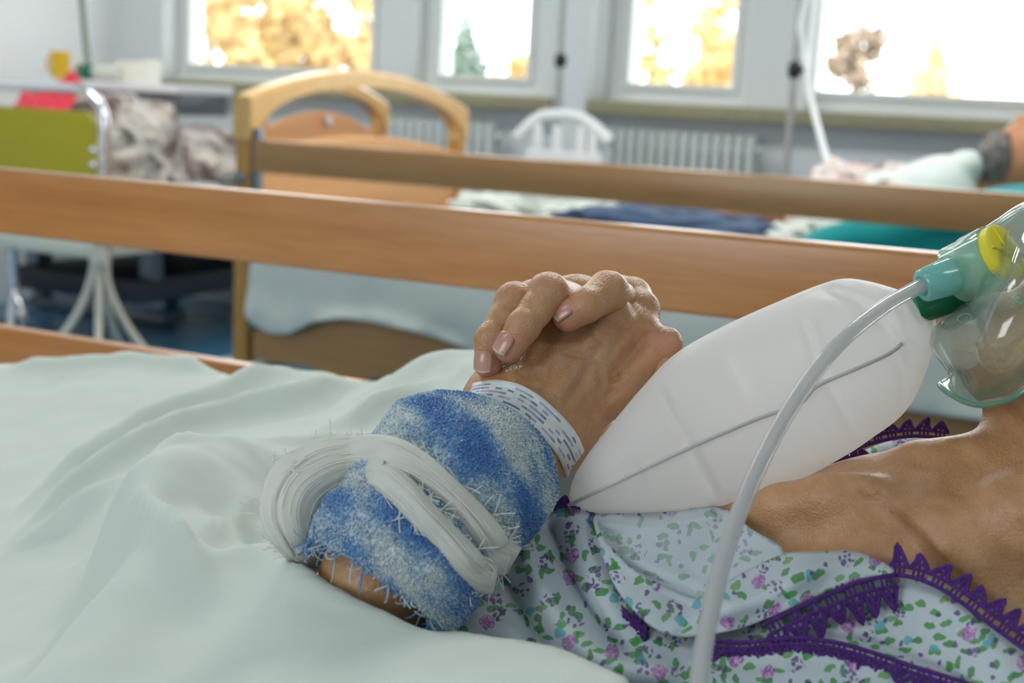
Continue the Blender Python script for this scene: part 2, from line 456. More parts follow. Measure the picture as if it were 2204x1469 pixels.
# patterned brown, grey and white blanket
t = NT('patterned_blanket'); v = t.co(); vo = t.vor(v, 9.0); n = t.noise(v, 5, 3, .5, 1.2)
t.set(color=t.ramp(n.outputs['Fac'], ((.34, srgb(96, 80, 78)), (.43, srgb(150, 136, 132)), (.5, srgb(206, 200, 194)), (.58, srgb(172, 168, 164)), (.66, srgb(84, 84, 82)))), rough=.95); M['patterned'] = t.m
t = NT('pink_brown_blanket'); v = t.co(); n = t.noise(v, 9, 3, .5, 1)
t.set(color=t.ramp(n.outputs['Fac'], ((.36, srgb(96, 76, 72)), (.45, srgb(214, 190, 184)), (.6, srgb(232, 222, 218)))), rough=.95); M['patterned2'] = t.m
# window glass: thin, clear, faint reflection
def thin_clear(name, tint, refl=.06, rough=.02, haze=None, hazecol=(1, 1, 1, 1), edge=None):
    t = NT(name); tr = t.n('ShaderNodeBsdfTransparent'); tr.inputs[0].default_value = tint
    gl = t.n('ShaderNodeBsdfGlossy'); gl.inputs['Roughness'].default_value = rough
    lw = t.n('ShaderNodeLayerWeight'); lw.inputs['Blend'].default_value = .35
    fac = t.math('ADD', t.math('MULTIPLY', lw.outputs['Fresnel'], .55), refl, True)
    mx = t.n('ShaderNodeMixShader'); t.link(fac, mx.inputs[0]); t.link(gl.outputs[0], mx.inputs[2])
    last = tr.outputs[0]
    if haze:
        df = t.n('ShaderNodeBsdfDiffuse'); df.inputs[0].default_value = hazecol; tl = t.n('ShaderNodeBsdfTranslucent'); tl.inputs[0].default_value = hazecol
        ad = t.n('ShaderNodeMixShader'); ad.inputs[0].default_value = .5; t.link(df.outputs[0], ad.inputs[1]); t.link(tl.outputs[0], ad.inputs[2])
        m2 = t.n('ShaderNodeMixShader'); hz = haze
        if edge: hz = t.math('ADD', t.math('MULTIPLY', t.math('POWER', lw.outputs['Facing'], 2.0), edge), haze, True)
        if hasattr(hz, 'is_linked'): t.link(hz, m2.inputs[0])
        else: m2.inputs[0].default_value = hz
        t.link(last, m2.inputs[1]); t.link(ad.outputs[0], m2.inputs[2]); last = m2.outputs[0]
    t.link(last, mx.inputs[1]); t.link(mx.outputs[0], t.out.inputs['Surface']); t.m.node_tree.nodes.remove(t.b); return t.m
M['glass'] = thin_clear('window_glass', (.97, .98, .98, 1), .02)
M['tube'] = thin_clear('clear_tubing', (.97, .98, .98, 1), .035, .10, .40, (1, 1, 1, 1), .30)
M['mask'] = thin_clear('green_tinted_mask', (.94, .985, .965, 1), .03, .05, .06, (.74, .93, .86, 1), .42)
M['mask_rim'] = thin_clear('mask_rim', (.55, .90, .76, 1), .08, .08, .30, (.45, .82, .66, 1), .5)
M['port'] = thin_clear('pale_green_port', (.80, .97, .88, 1), .05, .12, .30, (.76, .96, .86, 1), .25)
M['cuff'] = thin_clear('teal_connector', (.30, .80, .76, 1), .05, .15, .70, (.46, .90, .85, 1), .2)
M['greenneck'] = plain('dark_green_neck', srgb(0, 112, 74), .25)
M['valve'] = plain('yellow_valve', srgb(238, 222, 60), .45)
# milky reservoir bag
t = NT('milky_bag_film'); v = t.co(); n = t.noise(v, 60, 3)
t.set(color=(.97, .965, .955, 1), rough=.38, spec=.4)
tl = t.n('ShaderNodeBsdfTranslucent'); tl.inputs[0].default_value = (.95, .95, .94, 1)
tp = t.n('ShaderNodeBsdfTransparent'); tp.inputs[0].default_value = (1, 1, 1, 1)
m1 = t.n('ShaderNodeMixShader'); m1.inputs[0].default_value = .58; t.link(t.b.outputs[0], m1.inputs[1]); t.link(tl.outputs[0], m1.inputs[2])
m2 = t.n('ShaderNodeMixShader'); m2.inputs[0].default_value = .10; t.link(m1.outputs[0], m2.inputs[1]); t.link(tp.outputs[0], m2.inputs[2])
t.link(m2.outputs[0], t.out.inputs['Surface']); t.bump(n.outputs['Fac'], .1, .0008); M['bag'] = t.m
t = NT('bag_seam'); t.set(color=srgb(196, 196, 194), rough=.35); M['seam'] = t.m

# aged skin
def skin(name, a, b, c, redattr=False):
    t = NT(name); v = t.co(); n = t.noise(v, 26, 5, .6); f = t.noise(v, 160, 3, .6); bl = t.noise(t.co(loc=(3, 1, 2)), 55, 4, .6, .4)
    col = t.ramp(n.outputs['Fac'], ((.3, a), (.52, b), (.72, c)))
    col = t.mix(t.math('MULTIPLY', t.ramp(bl.outputs['Fac'], ((.58, (0, 0, 0)), (.72, (1, 1, 1)))), .35), col, srgb(128, 84, 66))
    col = t.mix(.22, col, t.ramp(f.outputs['Fac'], ((.3, a), (.7, c))), 'MIX')
    if redattr:
        at = t.n('ShaderNodeAttribute'); at.attribute_name = 'tip'
        col = t.mix(t.math('MULTIPLY', at.outputs['Fac'], .75), col, srgb(206, 140, 116))
        ve = t.n('ShaderNodeAttribute'); ve.attribute_name = 'vein'
        col = t.mix(t.math('MULTIPLY', ve.outputs['Fac'], .26), col, srgb(112, 92, 82))
    t.set(color=col, rough=.37, sss=.10, spec=.6, coat=.14); t.b.inputs['Coat Roughness'].default_value = .42
    t.b.inputs['Subsurface Radius'].default_value = (.004, .0016, .0008); t.b.inputs['Subsurface Scale'].default_value = 1.0
    w = t.n('ShaderNodeTexVoronoi'); w.feature = 'DISTANCE_TO_EDGE'; w.inputs['Scale'].default_value = 520; t.link(t.co(scale=(1, .6, 1)), w.inputs['Vector'])
    w2 = t.noise(t.co(scale=(1, .5, 1.6), rot=(0, .5, 0)), 190, 5, .65, .5)
    h = t.math('ADD', t.math('MULTIPLY', t.ramp(w.outputs['Distance'], ((0, (0, 0, 0)), (.25, (1, 1, 1)))), .18), w2.outputs['Fac'])
    t.bump(h, .65, .0010); return t.m
M['skin'] = skin('aged_skin', srgb(166, 118, 76), srgb(190, 142, 98), srgb(210, 166, 122), True)
t = NT('fingernail'); uvn = t.n('ShaderNodeUVMap'); sp = t.n('ShaderNodeSeparateXYZ'); t.link(uvn.outputs[0], sp.inputs[0])
t.set(color=t.ramp(sp.outputs['Y'], ((.0, srgb(206, 170, 156)), (.14, srgb(190, 138, 122)), (.88, srgb(198, 150, 134)), (.93, srgb(212, 198, 170)))), rough=.28, coat=.3); M['nail'] = t.m
# terry cloth, marbled blue and white
t = NT('marbled_terry'); at = t.n('ShaderNodeAttribute'); at.attribute_name = 'blue'; v = t.co(); f = t.noise(v, 420, 3, .7); g = t.noise(v, 60, 3)
fac = t.math('ADD', at.outputs['Fac'], t.math('MULTIPLY', t.math('SUBTRACT', f.outputs['Fac'], .5), .75))
t.set(color=t.ramp(fac, ((.18, srgb(222, 234, 236)), (.42, srgb(178, 208, 228)), (.62, srgb(118, 168, 220)), (.9, srgb(74, 132, 204)))), rough=.95, sheen=.4)
t.bump(f.outputs['Fac'], .9, .002); M['terry'] = t.m
M['gauze'] = cloth('gauze', srgb(246, 247, 238), 2600, .95, .30, .04, .5)
M['thread'] = cloth('cotton_thread', srgb(240, 242, 236), 900, .95)
t = NT('blue_thread'); oi = t.n('ShaderNodeNewGeometry'); t.set(color=t.ramp(oi.outputs['Random Per Island'], ((.2, srgb(190, 208, 216)), (.7, srgb(96, 140, 190)))), rough=.95); M['bluethread'] = t.m
# identity band with its blurred rows of print
t = NT('identity_band'); uvn = t.n('ShaderNodeUVMap'); mp = t.n('ShaderNodeMapping'); mp.inputs['Scale'].default_value = (46, 13, 1); t.link(uvn.outputs[0], mp.inputs[0])
fl = t.n('ShaderNodeVectorMath', operation='FLOOR'); t.link(mp.outputs[0], fl.inputs[0])
wn = t.n('ShaderNodeTexWhiteNoise'); t.link(fl.outputs[0], wn.inputs['Vector']); sp = t.n('ShaderNodeSeparateXYZ'); t.link(fl.outputs[0], sp.inputs[0])
row = t.ramp(t.math('DIVIDE', sp.outputs['Y'], 13.0), ((0, (.0,)*3), (.12, (.42,)*3), (.2, (0.,)*3), (.28, (.30,)*3), (.36, (0.02,)*3), (.44, (.5,)*3), (.52, (.05,)*3), (.60, (.42,)*3), (.68, (.15,)*3), (.75, (.45,)*3), (.84, (.0,)*3)), 'CONSTANT')
on = t.math('MULTIPLY', t.math('GREATER_THAN', row, .2), t.math('GREATER_THAN', wn.outputs['Value'], .42))
cc = t.ramp(wn.outputs['Value'], ((.42, srgb(170, 176, 208)), (.62, srgb(128, 134, 176)), (.8, srgb(150, 154, 158)), (.92, srgb(196, 200, 214))), 'CONSTANT')
wn2 = t.n('ShaderNodeTexWhiteNoise'); fl2 = t.n('ShaderNodeVectorMath', operation='ADD'); fl2.inputs[1].default_value = (7, 3, 1); t.link(fl.outputs[0], fl2.inputs[0]); t.link(fl2.outputs[0], wn2.inputs['Vector'])
base = t.ramp(wn2.outputs['Value'], ((0, srgb(222, 230, 230)), (1, srgb(236, 240, 240))))
t.set(color=t.mix(on, base, cc), rough=.4); M['band'] = t.m
# floral print
def floral(name, fade=0.0, base=srgb(196, 207, 214)):
    t = NT(name); u = t.n('ShaderNodeUVMap'); uv0 = u.outputs[0]
    dn = t.noise(uv0, 210, 2, .5, 0, '2D'); dv = t.n('ShaderNodeVectorMath', operation='SUBTRACT'); dv.inputs[1].default_value = (.5, .5, .5); t.link(dn.outputs['Color'], dv.inputs[0])
    ds = t.n('ShaderNodeVectorMath', operation='SCALE'); ds.inputs['Scale'].default_value = .0036; t.link(dv.outputs[0], ds.inputs[0])
    da = t.n('ShaderNodeVectorMath', operation='ADD'); t.link(uv0, da.inputs[0]); t.link(ds.outputs[0], da.inputs[1]); uv = da.outputs[0]
    def off(dx, dy, sx=1, sy=1, rot=0, src=uv):
        sx *= 1.45; sy *= 1.45
        m = t.n('ShaderNodeMapping'); m.inputs['Location'].default_value = (dx, dy, 0); m.inputs['Scale'].default_value = (sx, sy, 1); m.inputs['Rotation'].default_value = (0, 0, rot); t.link(src, m.inputs[0]); return m.outputs[0]
    def spots(vec, scale, r, p, soft=.04):
        vo = t.vor(vec, scale, 'F1', .85, '2D'); sc = t.n('ShaderNodeSeparateColor'); t.link(vo.outputs['Color'], sc.inputs[0])
        inside = t.math('LESS_THAN', vo.outputs['Distance'], r); keep = t.math('LESS_THAN', sc.outputs[0], p)
        return t.math('MULTIPLY', inside, keep), vo, sc
    k = .86-fade
    col = base
    leaf, _, lc = spots(off(.013, .02, 1, 1.9, .6), 72, .28, .46)
    leaf2, _, _ = spots(off(.113, .05, 1.9, 1, .3), 72, .26, .34)
    gcol = t.ramp(lc.outputs[1], ((0, srgb(56, 130, 62)), (.6, srgb(74, 152, 70)), (1, srgb(120, 168, 110))))
    col = t.mix(t.math('MULTIPLY', leaf, k), col, gcol); col = t.mix(t.math('MULTIPLY', leaf2, k), col, srgb(70, 146, 74))
    tl, _, _ = spots(off(.31, .17), 58, .17, .30); col = t.mix(t.math('MULTIPLY', tl, k), col, srgb(96, 178, 188))
    cl, _, pc = spots(off(.21, .09), 62, .31, .42); dots, _, _ = spots(off(.05, .4), 290, .36, .95)
    pcol = t.ramp(pc.outputs[1], ((0, srgb(92, 64, 132)), (1, srgb(120, 92, 156))))
    col = t.mix(t.math('MULTIPLY', t.math('MULTIPLY', cl, dots), k), col, pcol)
    sd, _, _ = spots(off(.61, .33), 84, .14, .38); col = t.mix(t.math('MULTIPLY', sd, k), col, srgb(96, 72, 134))
    ro, rv, _ = spots(off(.47, .71), 38, .18, .50); pet = t.noise(uv0, 620, 2, .5, 1, '2D')
    rc = t.ramp(pet.outputs['Fac'], ((.38, srgb(138, 74, 150)), (.5, srgb(180, 122, 188)), (.65, srgb(214, 176, 218))))
    col = t.mix(t.math('MULTIPLY', ro, k), col, rc)
    w = t.noise(uv0, 1600, 2, .5, 0, '2D'); wv = t.noise(t.co(), 34, 5, .6, .6)
    t.set(color=col, rough=.88, sheen=.12, spec=.2)
    t.bump(t.math('ADD', t.math('MULTIPLY', w.outputs['Fac'], .12), t.math('MULTIPLY', wv.outputs['Fac'], .35)), .5, .0012); return t.m
M['floral'] = floral('floral_cotton'); M['floral_back'] = floral('floral_cotton_reverse', .42)
M['lace'] = plain('purple_lace', srgb(78, 42, 118), 1.0, var=.35, scale=400)
M['leaf_yellow'] = plain('autumn_leaf', srgb(208, 178, 124), .7, var=.18, scale=3)
M['leaf_brown'] = plain('brown_leaf', srgb(148, 128, 112), .7, var=.15, scale=3)
M['leaf_green'] = plain('conifer_green', srgb(136, 156, 146), .7, var=.2, scale=3)
M['bark'] = plain('bark', srgb(190, 164, 130), .8, var=.2)
M['ground'] = plain('outdoor_ground', srgb(150, 150, 100), .9, var=.2, scale=.4)
M['hill'] = plain('hazy_hill', srgb(196, 214, 222), .9, var=.05, scale=.05)
# ------------------------------------------------------------------ the room
XL, XR, YB, YF, ZC = -4.62, 3.4, 5.2, -3.0, 3.0
def struct(o): o['kind'] = 'structure'; return o
struct(box('floor', (XL-.2, YF-.2, -.1), (XR+.2, YB+.5, 0), M['floor']))
struct(box('ceiling', (XL-.2, YF-.2, ZC), (XR+.2, YB+.5, ZC+.12), M['ceiling']))
struct(box('wall_left', (XL-.2, YF, 0), (XL, YB, ZC), M['wall_white']))
struct(box('wall_right', (XR, YF, 0), (XR+.2, YB, ZC), M['wall_white']))
ox = lambda px, Y=YB: float(PY(px, 90, Y)[0])
WZ0, WZ1 = 1.03, 2.55
OPEN = [(ox(352), ox(815)), (ox(888), ox(1166)), (ox(1294), ox(1612)), (ox(1742), 0.35), (0.75, 2.5)]
GL = [(ox(424, 5.36), ox(812, 5.36)), (ox(963, 5.36), ox(1147, 5.36)), (ox(1369, 5.36), ox(1588, 5.36)), (ox(1770, 5.36), .22), (.9, 2.4)]
parts = [box_vf((XL-.2, YB, 0), (XR+.2, YB+.3, WZ0-.05)), box_vf((XL-.2, YB, WZ1), (XR+.2, YB+.3, ZC))]
xs = [XL-.2]+[v for o in OPEN for v in o]+[XR+.2]
for a, b in zip(xs[0::2], xs[1::2]): parts.append(box_vf((a, YB, WZ0-.05), (b, YB+.3, WZ1)))
struct(mesh_obj('wall_back', *join_vf(parts), M['wall'], smooth=False))
cx0, cx1 = float(PY(1192, 200, YB-.1)[0]), float(PY(1262, 200, YB-.1)[0])
struct(box('trim_1', (cx0, YB-.10, 0), (cx1, YB+.01, ZC), M['wall'], bevel=.006))
for i, ((a, b), (g0, g1)) in enumerate(zip(OPEN, GL)):
    w = bpy.data.objects.new('window_%d' % (i+1), None); COL.objects.link(w); w.location = ((a+b)/2, YB+.16, WZ0); w['kind'] = 'structure'
    zb = 1.112; y0, y1 = YB+.13, YB+.21; zt = WZ1-.07
    fr = [box_vf((a, y0, WZ0-.05), (g0, y1, WZ1)), box_vf((g1, y0, WZ0-.05), (b, y1, WZ1)), box_vf((g0, y0, WZ0-.05), (g1, y1, zb)), box_vf((g0, y0, zt), (g1, y1, WZ1))]
    mesh_obj('window_frame', *join_vf(fr), M['frame'], w, False)
    bd = .022   # raised sash bead round the glass
    sb = [box_vf((g0-bd, y0-.025, zb-bd), (g0, y0, zt+bd)), box_vf((g1, y0-.025, zb-bd), (g1+bd, y0, zt+bd)), box_vf((g0, y0-.025, zb-bd), (g1, y0, zb)), box_vf((g0, y0-.025, zt), (g1, y0, zt+bd))]
    mesh_obj('sash_bead', *join_vf(sb), M['frame'], w, False)
    box('pane', (g0, y0+.03, zb), (g1, y0+.036, zt), M['glass'], w)
    box('frame_foot', (a+.01, y0-.05, WZ0-.02), (b-.01, y0, WZ0+.022), M['frame'], w, .004)
    if i in (1, 2): box('window_handle', (g0-.045, y0-.05, 1.62), (g0-.02, y0-.02, 1.75), M['white_plastic'], w, .004)
s1 = (ox(330), cx0-.005); s2 = (cx1+.005, 2.7)
for nm, (a, b) in (('trim_2', s1), ('trim_3', s2)):
    o = struct(box(nm, (a, YB-.11, .977), (b, YB+.135, 1.032), M['sill'], bevel=.006))
# rear wall behind the camera, with the opening added to let in fill daylight
parts = [box_vf((XL-.2, YF-.25, 0), (XR+.2, YF, 1.0)), box_vf((XL-.2, YF-.25, 2.5), (XR+.2, YF, ZC))]
xs = [XL-.2]+[v for o in REAR_FILL for v in o]+[XR+.2]
for a, b in zip(xs[0::2], xs[1::2]): parts.append(box_vf((a, YF-.25, 1.0), (b, YF, 2.5)))
struct(mesh_obj('wall_front', *join_vf(parts), M['wall_white'], smooth=False))
struct(box('baseboard_back', (XL, YB-.015, 0), (cx0, YB, .08), M['frame']))

# housings for the added ceiling fill lights (out of frame)
for k, (x, y) in enumerate(FILL_LAMPS):
    o = thing('ceiling_fill_lamp', ('added white ceiling fill light box over the far corner bed', 'added white ceiling fill light box over the beds by the windows', 'added white ceiling fill light box behind the camera', 'added white ceiling fill light box by the door side wall')[k], 'ceiling light', (x, y, 2.94), 'added ceiling fill lights')
    box('housing', (x-.66, y-.2, 2.95), (x+.66, y+.2, 3.0), M['white_plastic'], o, .008)
    for s in (-1, 1): box('side_trim', (x-.66, y+s*.2-.012, 2.90), (x+.66, y+s*.2+.012, 2.95), M['white_plastic'], o)

# ------------------------------------------------------------------ outdoors
struct(box('outdoor_ground', (-90, 6.5, -7.4), (60, 150, -7.0), M['ground']))
def leaf_cloud(blobs, n, size, rng):
    V = np.zeros((n*4, 3)); k = 0
    w = np.array([b[1][0]*b[1][1]*b[1][2] for b in blobs])**.6; w = w/w.sum()
    which = rng.choice(len(blobs), n, p=w)
    for i in range(n):
        c, r = blobs[which[i]]; d = norm(rng.normal(size=3)); rr = rng.random()**.4
        p = np.array(c)+d*np.array(r)*rr
        a = norm(rng.normal(size=3)); b = norm(np.cross(a, rng.normal(size=3))); s = size*(.6+.8*rng.random())
        V[4*i:4*i+4] = p+np.array([-a-b, a-b, a+b, b-a])*s*.5
    return V, [(4*i, 4*i+1, 4*i+2, 4*i+3) for i in range(n)]
def tree(name, label, px, Y, ztop, width, mat, n, leaf, seed, conifer=False, sparse=1.0, ch=None):
    rng = np.random.default_rng(seed); base = PY(px, 150, Y); x, y = base[0], base[1]; z0 = -7.0
    o = thing(name, label, 'tree', (x, y, z0), 'autumn trees outside the windows')
    V, F = tube_vf([(x, y, z0), (x+.1, y, (z0+ztop)/2), (x, y, ztop-.5)], [width*.05+.08, width*.04+.05, .04], 8); mesh_obj('trunk', V, F, M['bark'], o)
    bl = []; H = ztop-z0; ch = ch or H*.65
    if conifer:
        for i in range(9):
            f = i/8; bl.append(((x, y, ztop-f*ch), (width*.5*(f+.08), width*.5*(f+.08), ch*.09)))
    else:
        for i in range(int(16*sparse)+4):
            a = rng.random()*6.28; h = rng.random(); rr = width*.5*math.sin(math.pi*min(1, .15+h*.8))*rng.random()**.5
            bl.append(((x+rr*math.cos(a), y+rr*math.sin(a), ztop-.4-h*ch), (width*.17, width*.17, width*.15)))
            if i < 6: mesh_obj('branch', *tube_vf([(x, y, ztop-.4-h*ch-width*.3), bl[-1][0]], [.06, .03], 6), M['bark'], o)
    mesh_obj('crown', *leaf_cloud(bl, n, leaf, rng), mat, o, False); return o
tree('autumn_tree', 'yellow autumn tree outside the widest window, beside its inner frame', 450, 26, 5.0, 2.6, M['leaf_yellow'], 1600, .24, 1, ch=5.0)
tree('autumn_tree', 'dense golden tree filling the middle of the widest window', 660, 30, 6.5, 4.6, M['leaf_yellow'], 2600, .24, 2, sparse=1.6, ch=6.5)
tree('autumn_tree', 'golden tree outside the widest window, nearest the narrow window', 778, 28, 6.0, 3.0, M['leaf_yellow'], 1700, .24, 3, ch=6)
tree('autumn_tree', 'tall thin golden tree seen through the second narrow window', 1478, 30, 5.0, 2.6, M['leaf_yellow'], 520, .22, 4, sparse=.8, ch=4.2)
tree('autumn_shrub', 'low golden treetop at the bottom of the second narrow window', 1560, 34, 3.3, 2.6, M['leaf_yellow'], 260, .22, 5, ch=2.4)
tree('autumn_shrub', 'golden treetop at the bottom of the first narrow window', 1105, 36, 2.6, 1.8, M['leaf_yellow'], 420, .22, 6, ch=2.0)
tree('conifer', 'greyish green conifer seen through the first narrow window', 1000, 38, 3.5, 2.4, M['leaf_green'], 1500, .22, 7, True, ch=3.0)
tree('round_tree', 'round brownish bare tree seen through the window by the far patient', 1848, 44, 4.3, 2.1, M['leaf_brown'], 620, .20, 8, ch=1.8)
tree('conifer', 'small pointed yellowish tree outside the window above the far patient', 2010, 46, 3.9, 2.6, M['leaf_yellow'], 900, .22, 9, True, ch=3.0)

# ------------------------------------------------------------------ radiators
def radiator(label, px0, px1, Y, zt, zb, n):
    x0, x1 = float(PY(px0, 290, Y)[0]), float(PY(px1, 290, Y)[0])
    o = thing('radiator', label, 'radiator', ((x0+x1)/2, Y, zb), 'ribbed radiators under the windows')
    w = (x1-x0)/n; f = None
    for i in range(n):
        if f is None:
            f = box('fin', (0, -.05, 0), (w*.62, .05, zt-zb), M['radiator'], o, .008); f.location = (x0-(x0+x1)/2, 0, 0); g = f
        else:
            g = f.copy(); COL.objects.link(g)
        g.location = (x0+i*w+w*.19-(x0+x1)/2, 0, 0)
    for z in (zt-.055, zb+.055):
        tube('header_pipe', [(x0-.05, Y, z), (x1+.02, Y, z)], .02, M['radiator'], o, 10)
    for x in (x0+.1, x1-.1): box('foot', (x-.015, Y-.03, 0), (x+.015, Y+.03, zb+.02), M['radiator'], o)
    return o
radiator('white ribbed radiator behind the arched bed end', 842, 1072, 5.06, .915, .22, 11)
radiator('white ribbed radiator beside the white arched chair', 1312, 1634, 5.06, .925, .22, 14)

# ------------------------------------------------------------------ infusion stands
def arc_leg(c, ang, r, z0, mat, parent, name='leg'):
    d = np.array([math.cos(ang), math.sin(ang), 0])
    P = catmull([c+d*.012+np.array([0, 0, z0]), c+d*r*.10+np.array([0, 0, z0*.77]), c+d*r*.25+np.array([0, 0, z0*.52]), c+d*r*.5+np.array([0, 0, z0*.27]), c+d*r*.8+np.array([0, 0, z0*.13]), c+d*r+np.array([0, 0, .045])], 6)
    tube(name, P, .0125, mat, parent, 10)
    e = c+d*r; lathe('caster', [(.012, 0), (.022, .006), (.022, .04), (.012, .046)], (e[0], e[1], 0), M['rubber'], parent, n=12)
def iv_stand(label, px, py, Y, ztop, mat, angs, r=.3, hubz=.40, rad=.0125, clampz=None, lean=(0, 0)):
    b = PY(px, py, Y); c = np.array([b[0], b[1], 0.0])
    o = thing('infusion_stand', label, 'stand', tuple(c), 'infusion stands of the ward')
    top = c+np.array([lean[0], lean[1], ztop])
    tube('pole', [c+np.array([0, 0, .1]), top], rad, mat, o, 14)
    lathe('hub', [(.014, 0), (.03, .01), (.03, .05), (.016, .07)], c+np.array([0, 0, hubz-.03]), mat, o)
    for a in angs: arc_leg(c, a, r, hubz, M['whitemetal'], o)
    if clampz:
        f = clampz/ztop; lathe('clamp', [(rad+.002, -.025), (rad+.008, -.018), (rad+.010, .0), (rad+.008, .018), (rad+.002, .025)], c+(top-c)*f, M['black'], o)
        tube('clamp_knob', [c+(top-c)*f+np.array([.02, -.02, 0]), c+(top-c)*f+np.array([.035, -.035, 0])], .008, M['black'], o, 10)
    for s in (-1, 1):
        tube('hook', catmull([top, top+np.array([s*.05, 0, .03]), top+np.array([s*.09, 0, 0]), top+np.array([s*.09, 0, -.03])], 5), .004, M['chrome'], o, 8)
    return o, c, top
# small round side table on curved white legs in front of the corner bed
b = PY(213, 545, 3.36); c1 = np.array([b[0], b[1], 0.0])
st1 = thing('tripod_table', 'small side table on curved white tripod legs below the olive green panel', 'table', tuple(c1))
tube('column', [c1+np.array([0, 0, .2]), c1+np.array([0, 0, .61])], .0125, M['whitemetal'], st1, 14)
lathe('table_top', [(.02, 0), (.15, .002), (.158, .008), (.158, .016), (.15, .020)], c1+np.array([0, 0, .60]), M['white_plastic'], st1, n=40)
lathe('hub', [(.014, 0), (.03, .01), (.03, .05), (.016, .07)], c1+np.array([0, 0, .41]), M['whitemetal'], st1)
for a in (-2.3, -.85, .5, 1.9, 3.4): arc_leg(c1, a, .34, .44, M['whitemetal'], st1)
tube('height_knob', [c1+np.array([.012, -.01, .435]), c1+np.array([.06, -.03, .435])], .014, M['whitemetal'], st1, 12)
iv_stand('slim grey infusion stand with black clamp behind the white arched chair', 1206, 140, 4.72, 1.9, M['pole'], (.3, 1.5, 2.8, 4.0, 5.3), .28, .25, .013, float(PY(1207, 130, 4.72)[2]))
st3, c3, t3 = iv_stand('slim infusion stand with white drip line beside the far patient', 1706, 200, 4.05, 1.9, M['pole'], (.3, 1.5, 2.8, 4.0, 5.3), .28, .25, .011, float(PY(1714, 150, 4.05)[2]))
P = catmull([PY(1722, 58, 4.0), PY(1735, 130, 3.98), PY(1745, 210, 3.9), PY(1762, 280, 3.75), PY(1780, 345, 3.6), PY(1800, 372, 3.5)], 8)
P = np.vstack([t3+np.array([.08, 0, -.04]), P])
o = tube('drip_line', P, .0085, M['white_plastic'], None, 10); tag(o, 'white drip tube hanging from the infusion stand to the far patient', 'tube')

# ------------------------------------------------------------------ white arched chair
def chair():
    Y = 4.35; a = PY(1120, 285, Y); b = PY(1308, 280, Y); top = PY(1215, 242, Y); cx = (a[0]+b[0])/2
    o = thing('plastic_chair', 'white plastic chair with arched slatted back beyond the bed rails', 'chair', (cx, Y, 0))
    zs = .90
    P = catmull([(a[0]-.005, Y-.02, zs-.02), (a[0]+.05, Y+.01, zs+.045), (cx-.07, Y+.03, top[2]-.014), (cx+.03, Y+.03, top[2]-.012), (b[0]-.06, Y+.01, zs+.04), (b[0]+.02, Y-.02, zs-.015)], 8)
    tube('back_hoop', P, .022, M['white_plastic'], o, 12, ry=.016)
    for x in (a[0]+.07, cx-.02, cx+.07, b[0]-.05): box('back_slat', (x-.017, Y-.01, .45), (x+.017, Y+.005, zs+.035), M['white_plastic'], o, .005)
    box('back_crosspiece', (a[0]+.03, Y-.014, .80), (b[0]-.01, Y+.008, .845), M['white_plastic'], o, .006)
    box('seat', (a[0]-.02, Y-.42, .42), (b[0]+.02, Y+.01, .455), M['white_plastic'], o, .014)
    for x in (a[0]+.01, b[0]-.01):
        for y in (Y-.4, Y): tube('leg', [(x, y, .43), (x+(.02 if x > cx else -.02), y+(.02 if y > Y-.1 else -.02), 0)], .018, M['white_plastic'], o, 10)
        tube('armrest', catmull([(x, Y-.4, .43), (x, Y-.38, .62), (x, Y-.2, .65), (x, Y, .66)], 5), .016, M['white_plastic'], o, 10)
chair()

# ------------------------------------------------------------------ arched wooden bed ends
def bed_end(o, X, y0, y1, zend, rise, zpanel, prise, zbot, mats, th=.045):
    """arched frame in the YZ plane at X: two posts, arched top rail, arched infill panel"""
    mp, ma, mi = mats
    for y in (y0, y1): box('post', (X-th/2, y-th/2, zbot), (X+th/2, y+th/2, zend-.005), mp, o, .008)
    def arch(y0, y1, zl, zr, rise, hi, lo, th, name, mat):
        n = 33; V = []; F = []
        for i in range(n):
            s = i/(n-1); y = y0+(y1-y0)*s; z = zl+(zr-zl)*s+rise*(1-(2*s-1)**2)
            e = .5*((2*s-1)**8)*.12*lo[1] if isinstance(lo, tuple) else 0
            zb = z-(lo[0] if isinstance(lo, tuple) else lo)-e if not callable(lo) else lo(y)
            for dx, zz in ((-th/2, zb), (th/2, zb), (th/2, z-.008), (th/2-.008, z), (-th/2+.008, z), (-th/2, z-.008)): V.append((X+dx, y, zz))
        for i in range(n-1):
            for j in range(6): F.append((i*6+j, i*6+(j+1) % 6, (i+1)*6+(j+1) % 6, (i+1)*6+j))
        F.append(tuple(range(5, -1, -1))); F.append(tuple((n-1)*6+j for j in range(6)))
        ob = mesh_obj(name, V, F, mat, o)
        try: ob.data.set_sharp_from_angle(angle=math.radians(35))
        except Exception: pass
        return ob
    arch(y0-th/2-.004, y1+th/2+.004, zend, zend-.008, rise, 0, (.042, 1.0), th+.006, 'top_rail', ma)
    for y, s in ((y0, 1), (y1, -1)):   # rounded inner corner braces
        P = [(X, y+s*.014, zend-.115), (X, y+s*.022, zend-.06), (X, y+s*.05, zend-.018), (X, y+s*.11, zend+.01)]
        tube('corner_brace', catmull(P, 5), [.004]+[.017]*14+[.012], ma, o, 8)
    arch(y0+.02, y1-.02, zpanel-prise, zpanel-prise-.01, prise, 0, lambda y: zbot+.10, .02, 'infill_panel', mi)

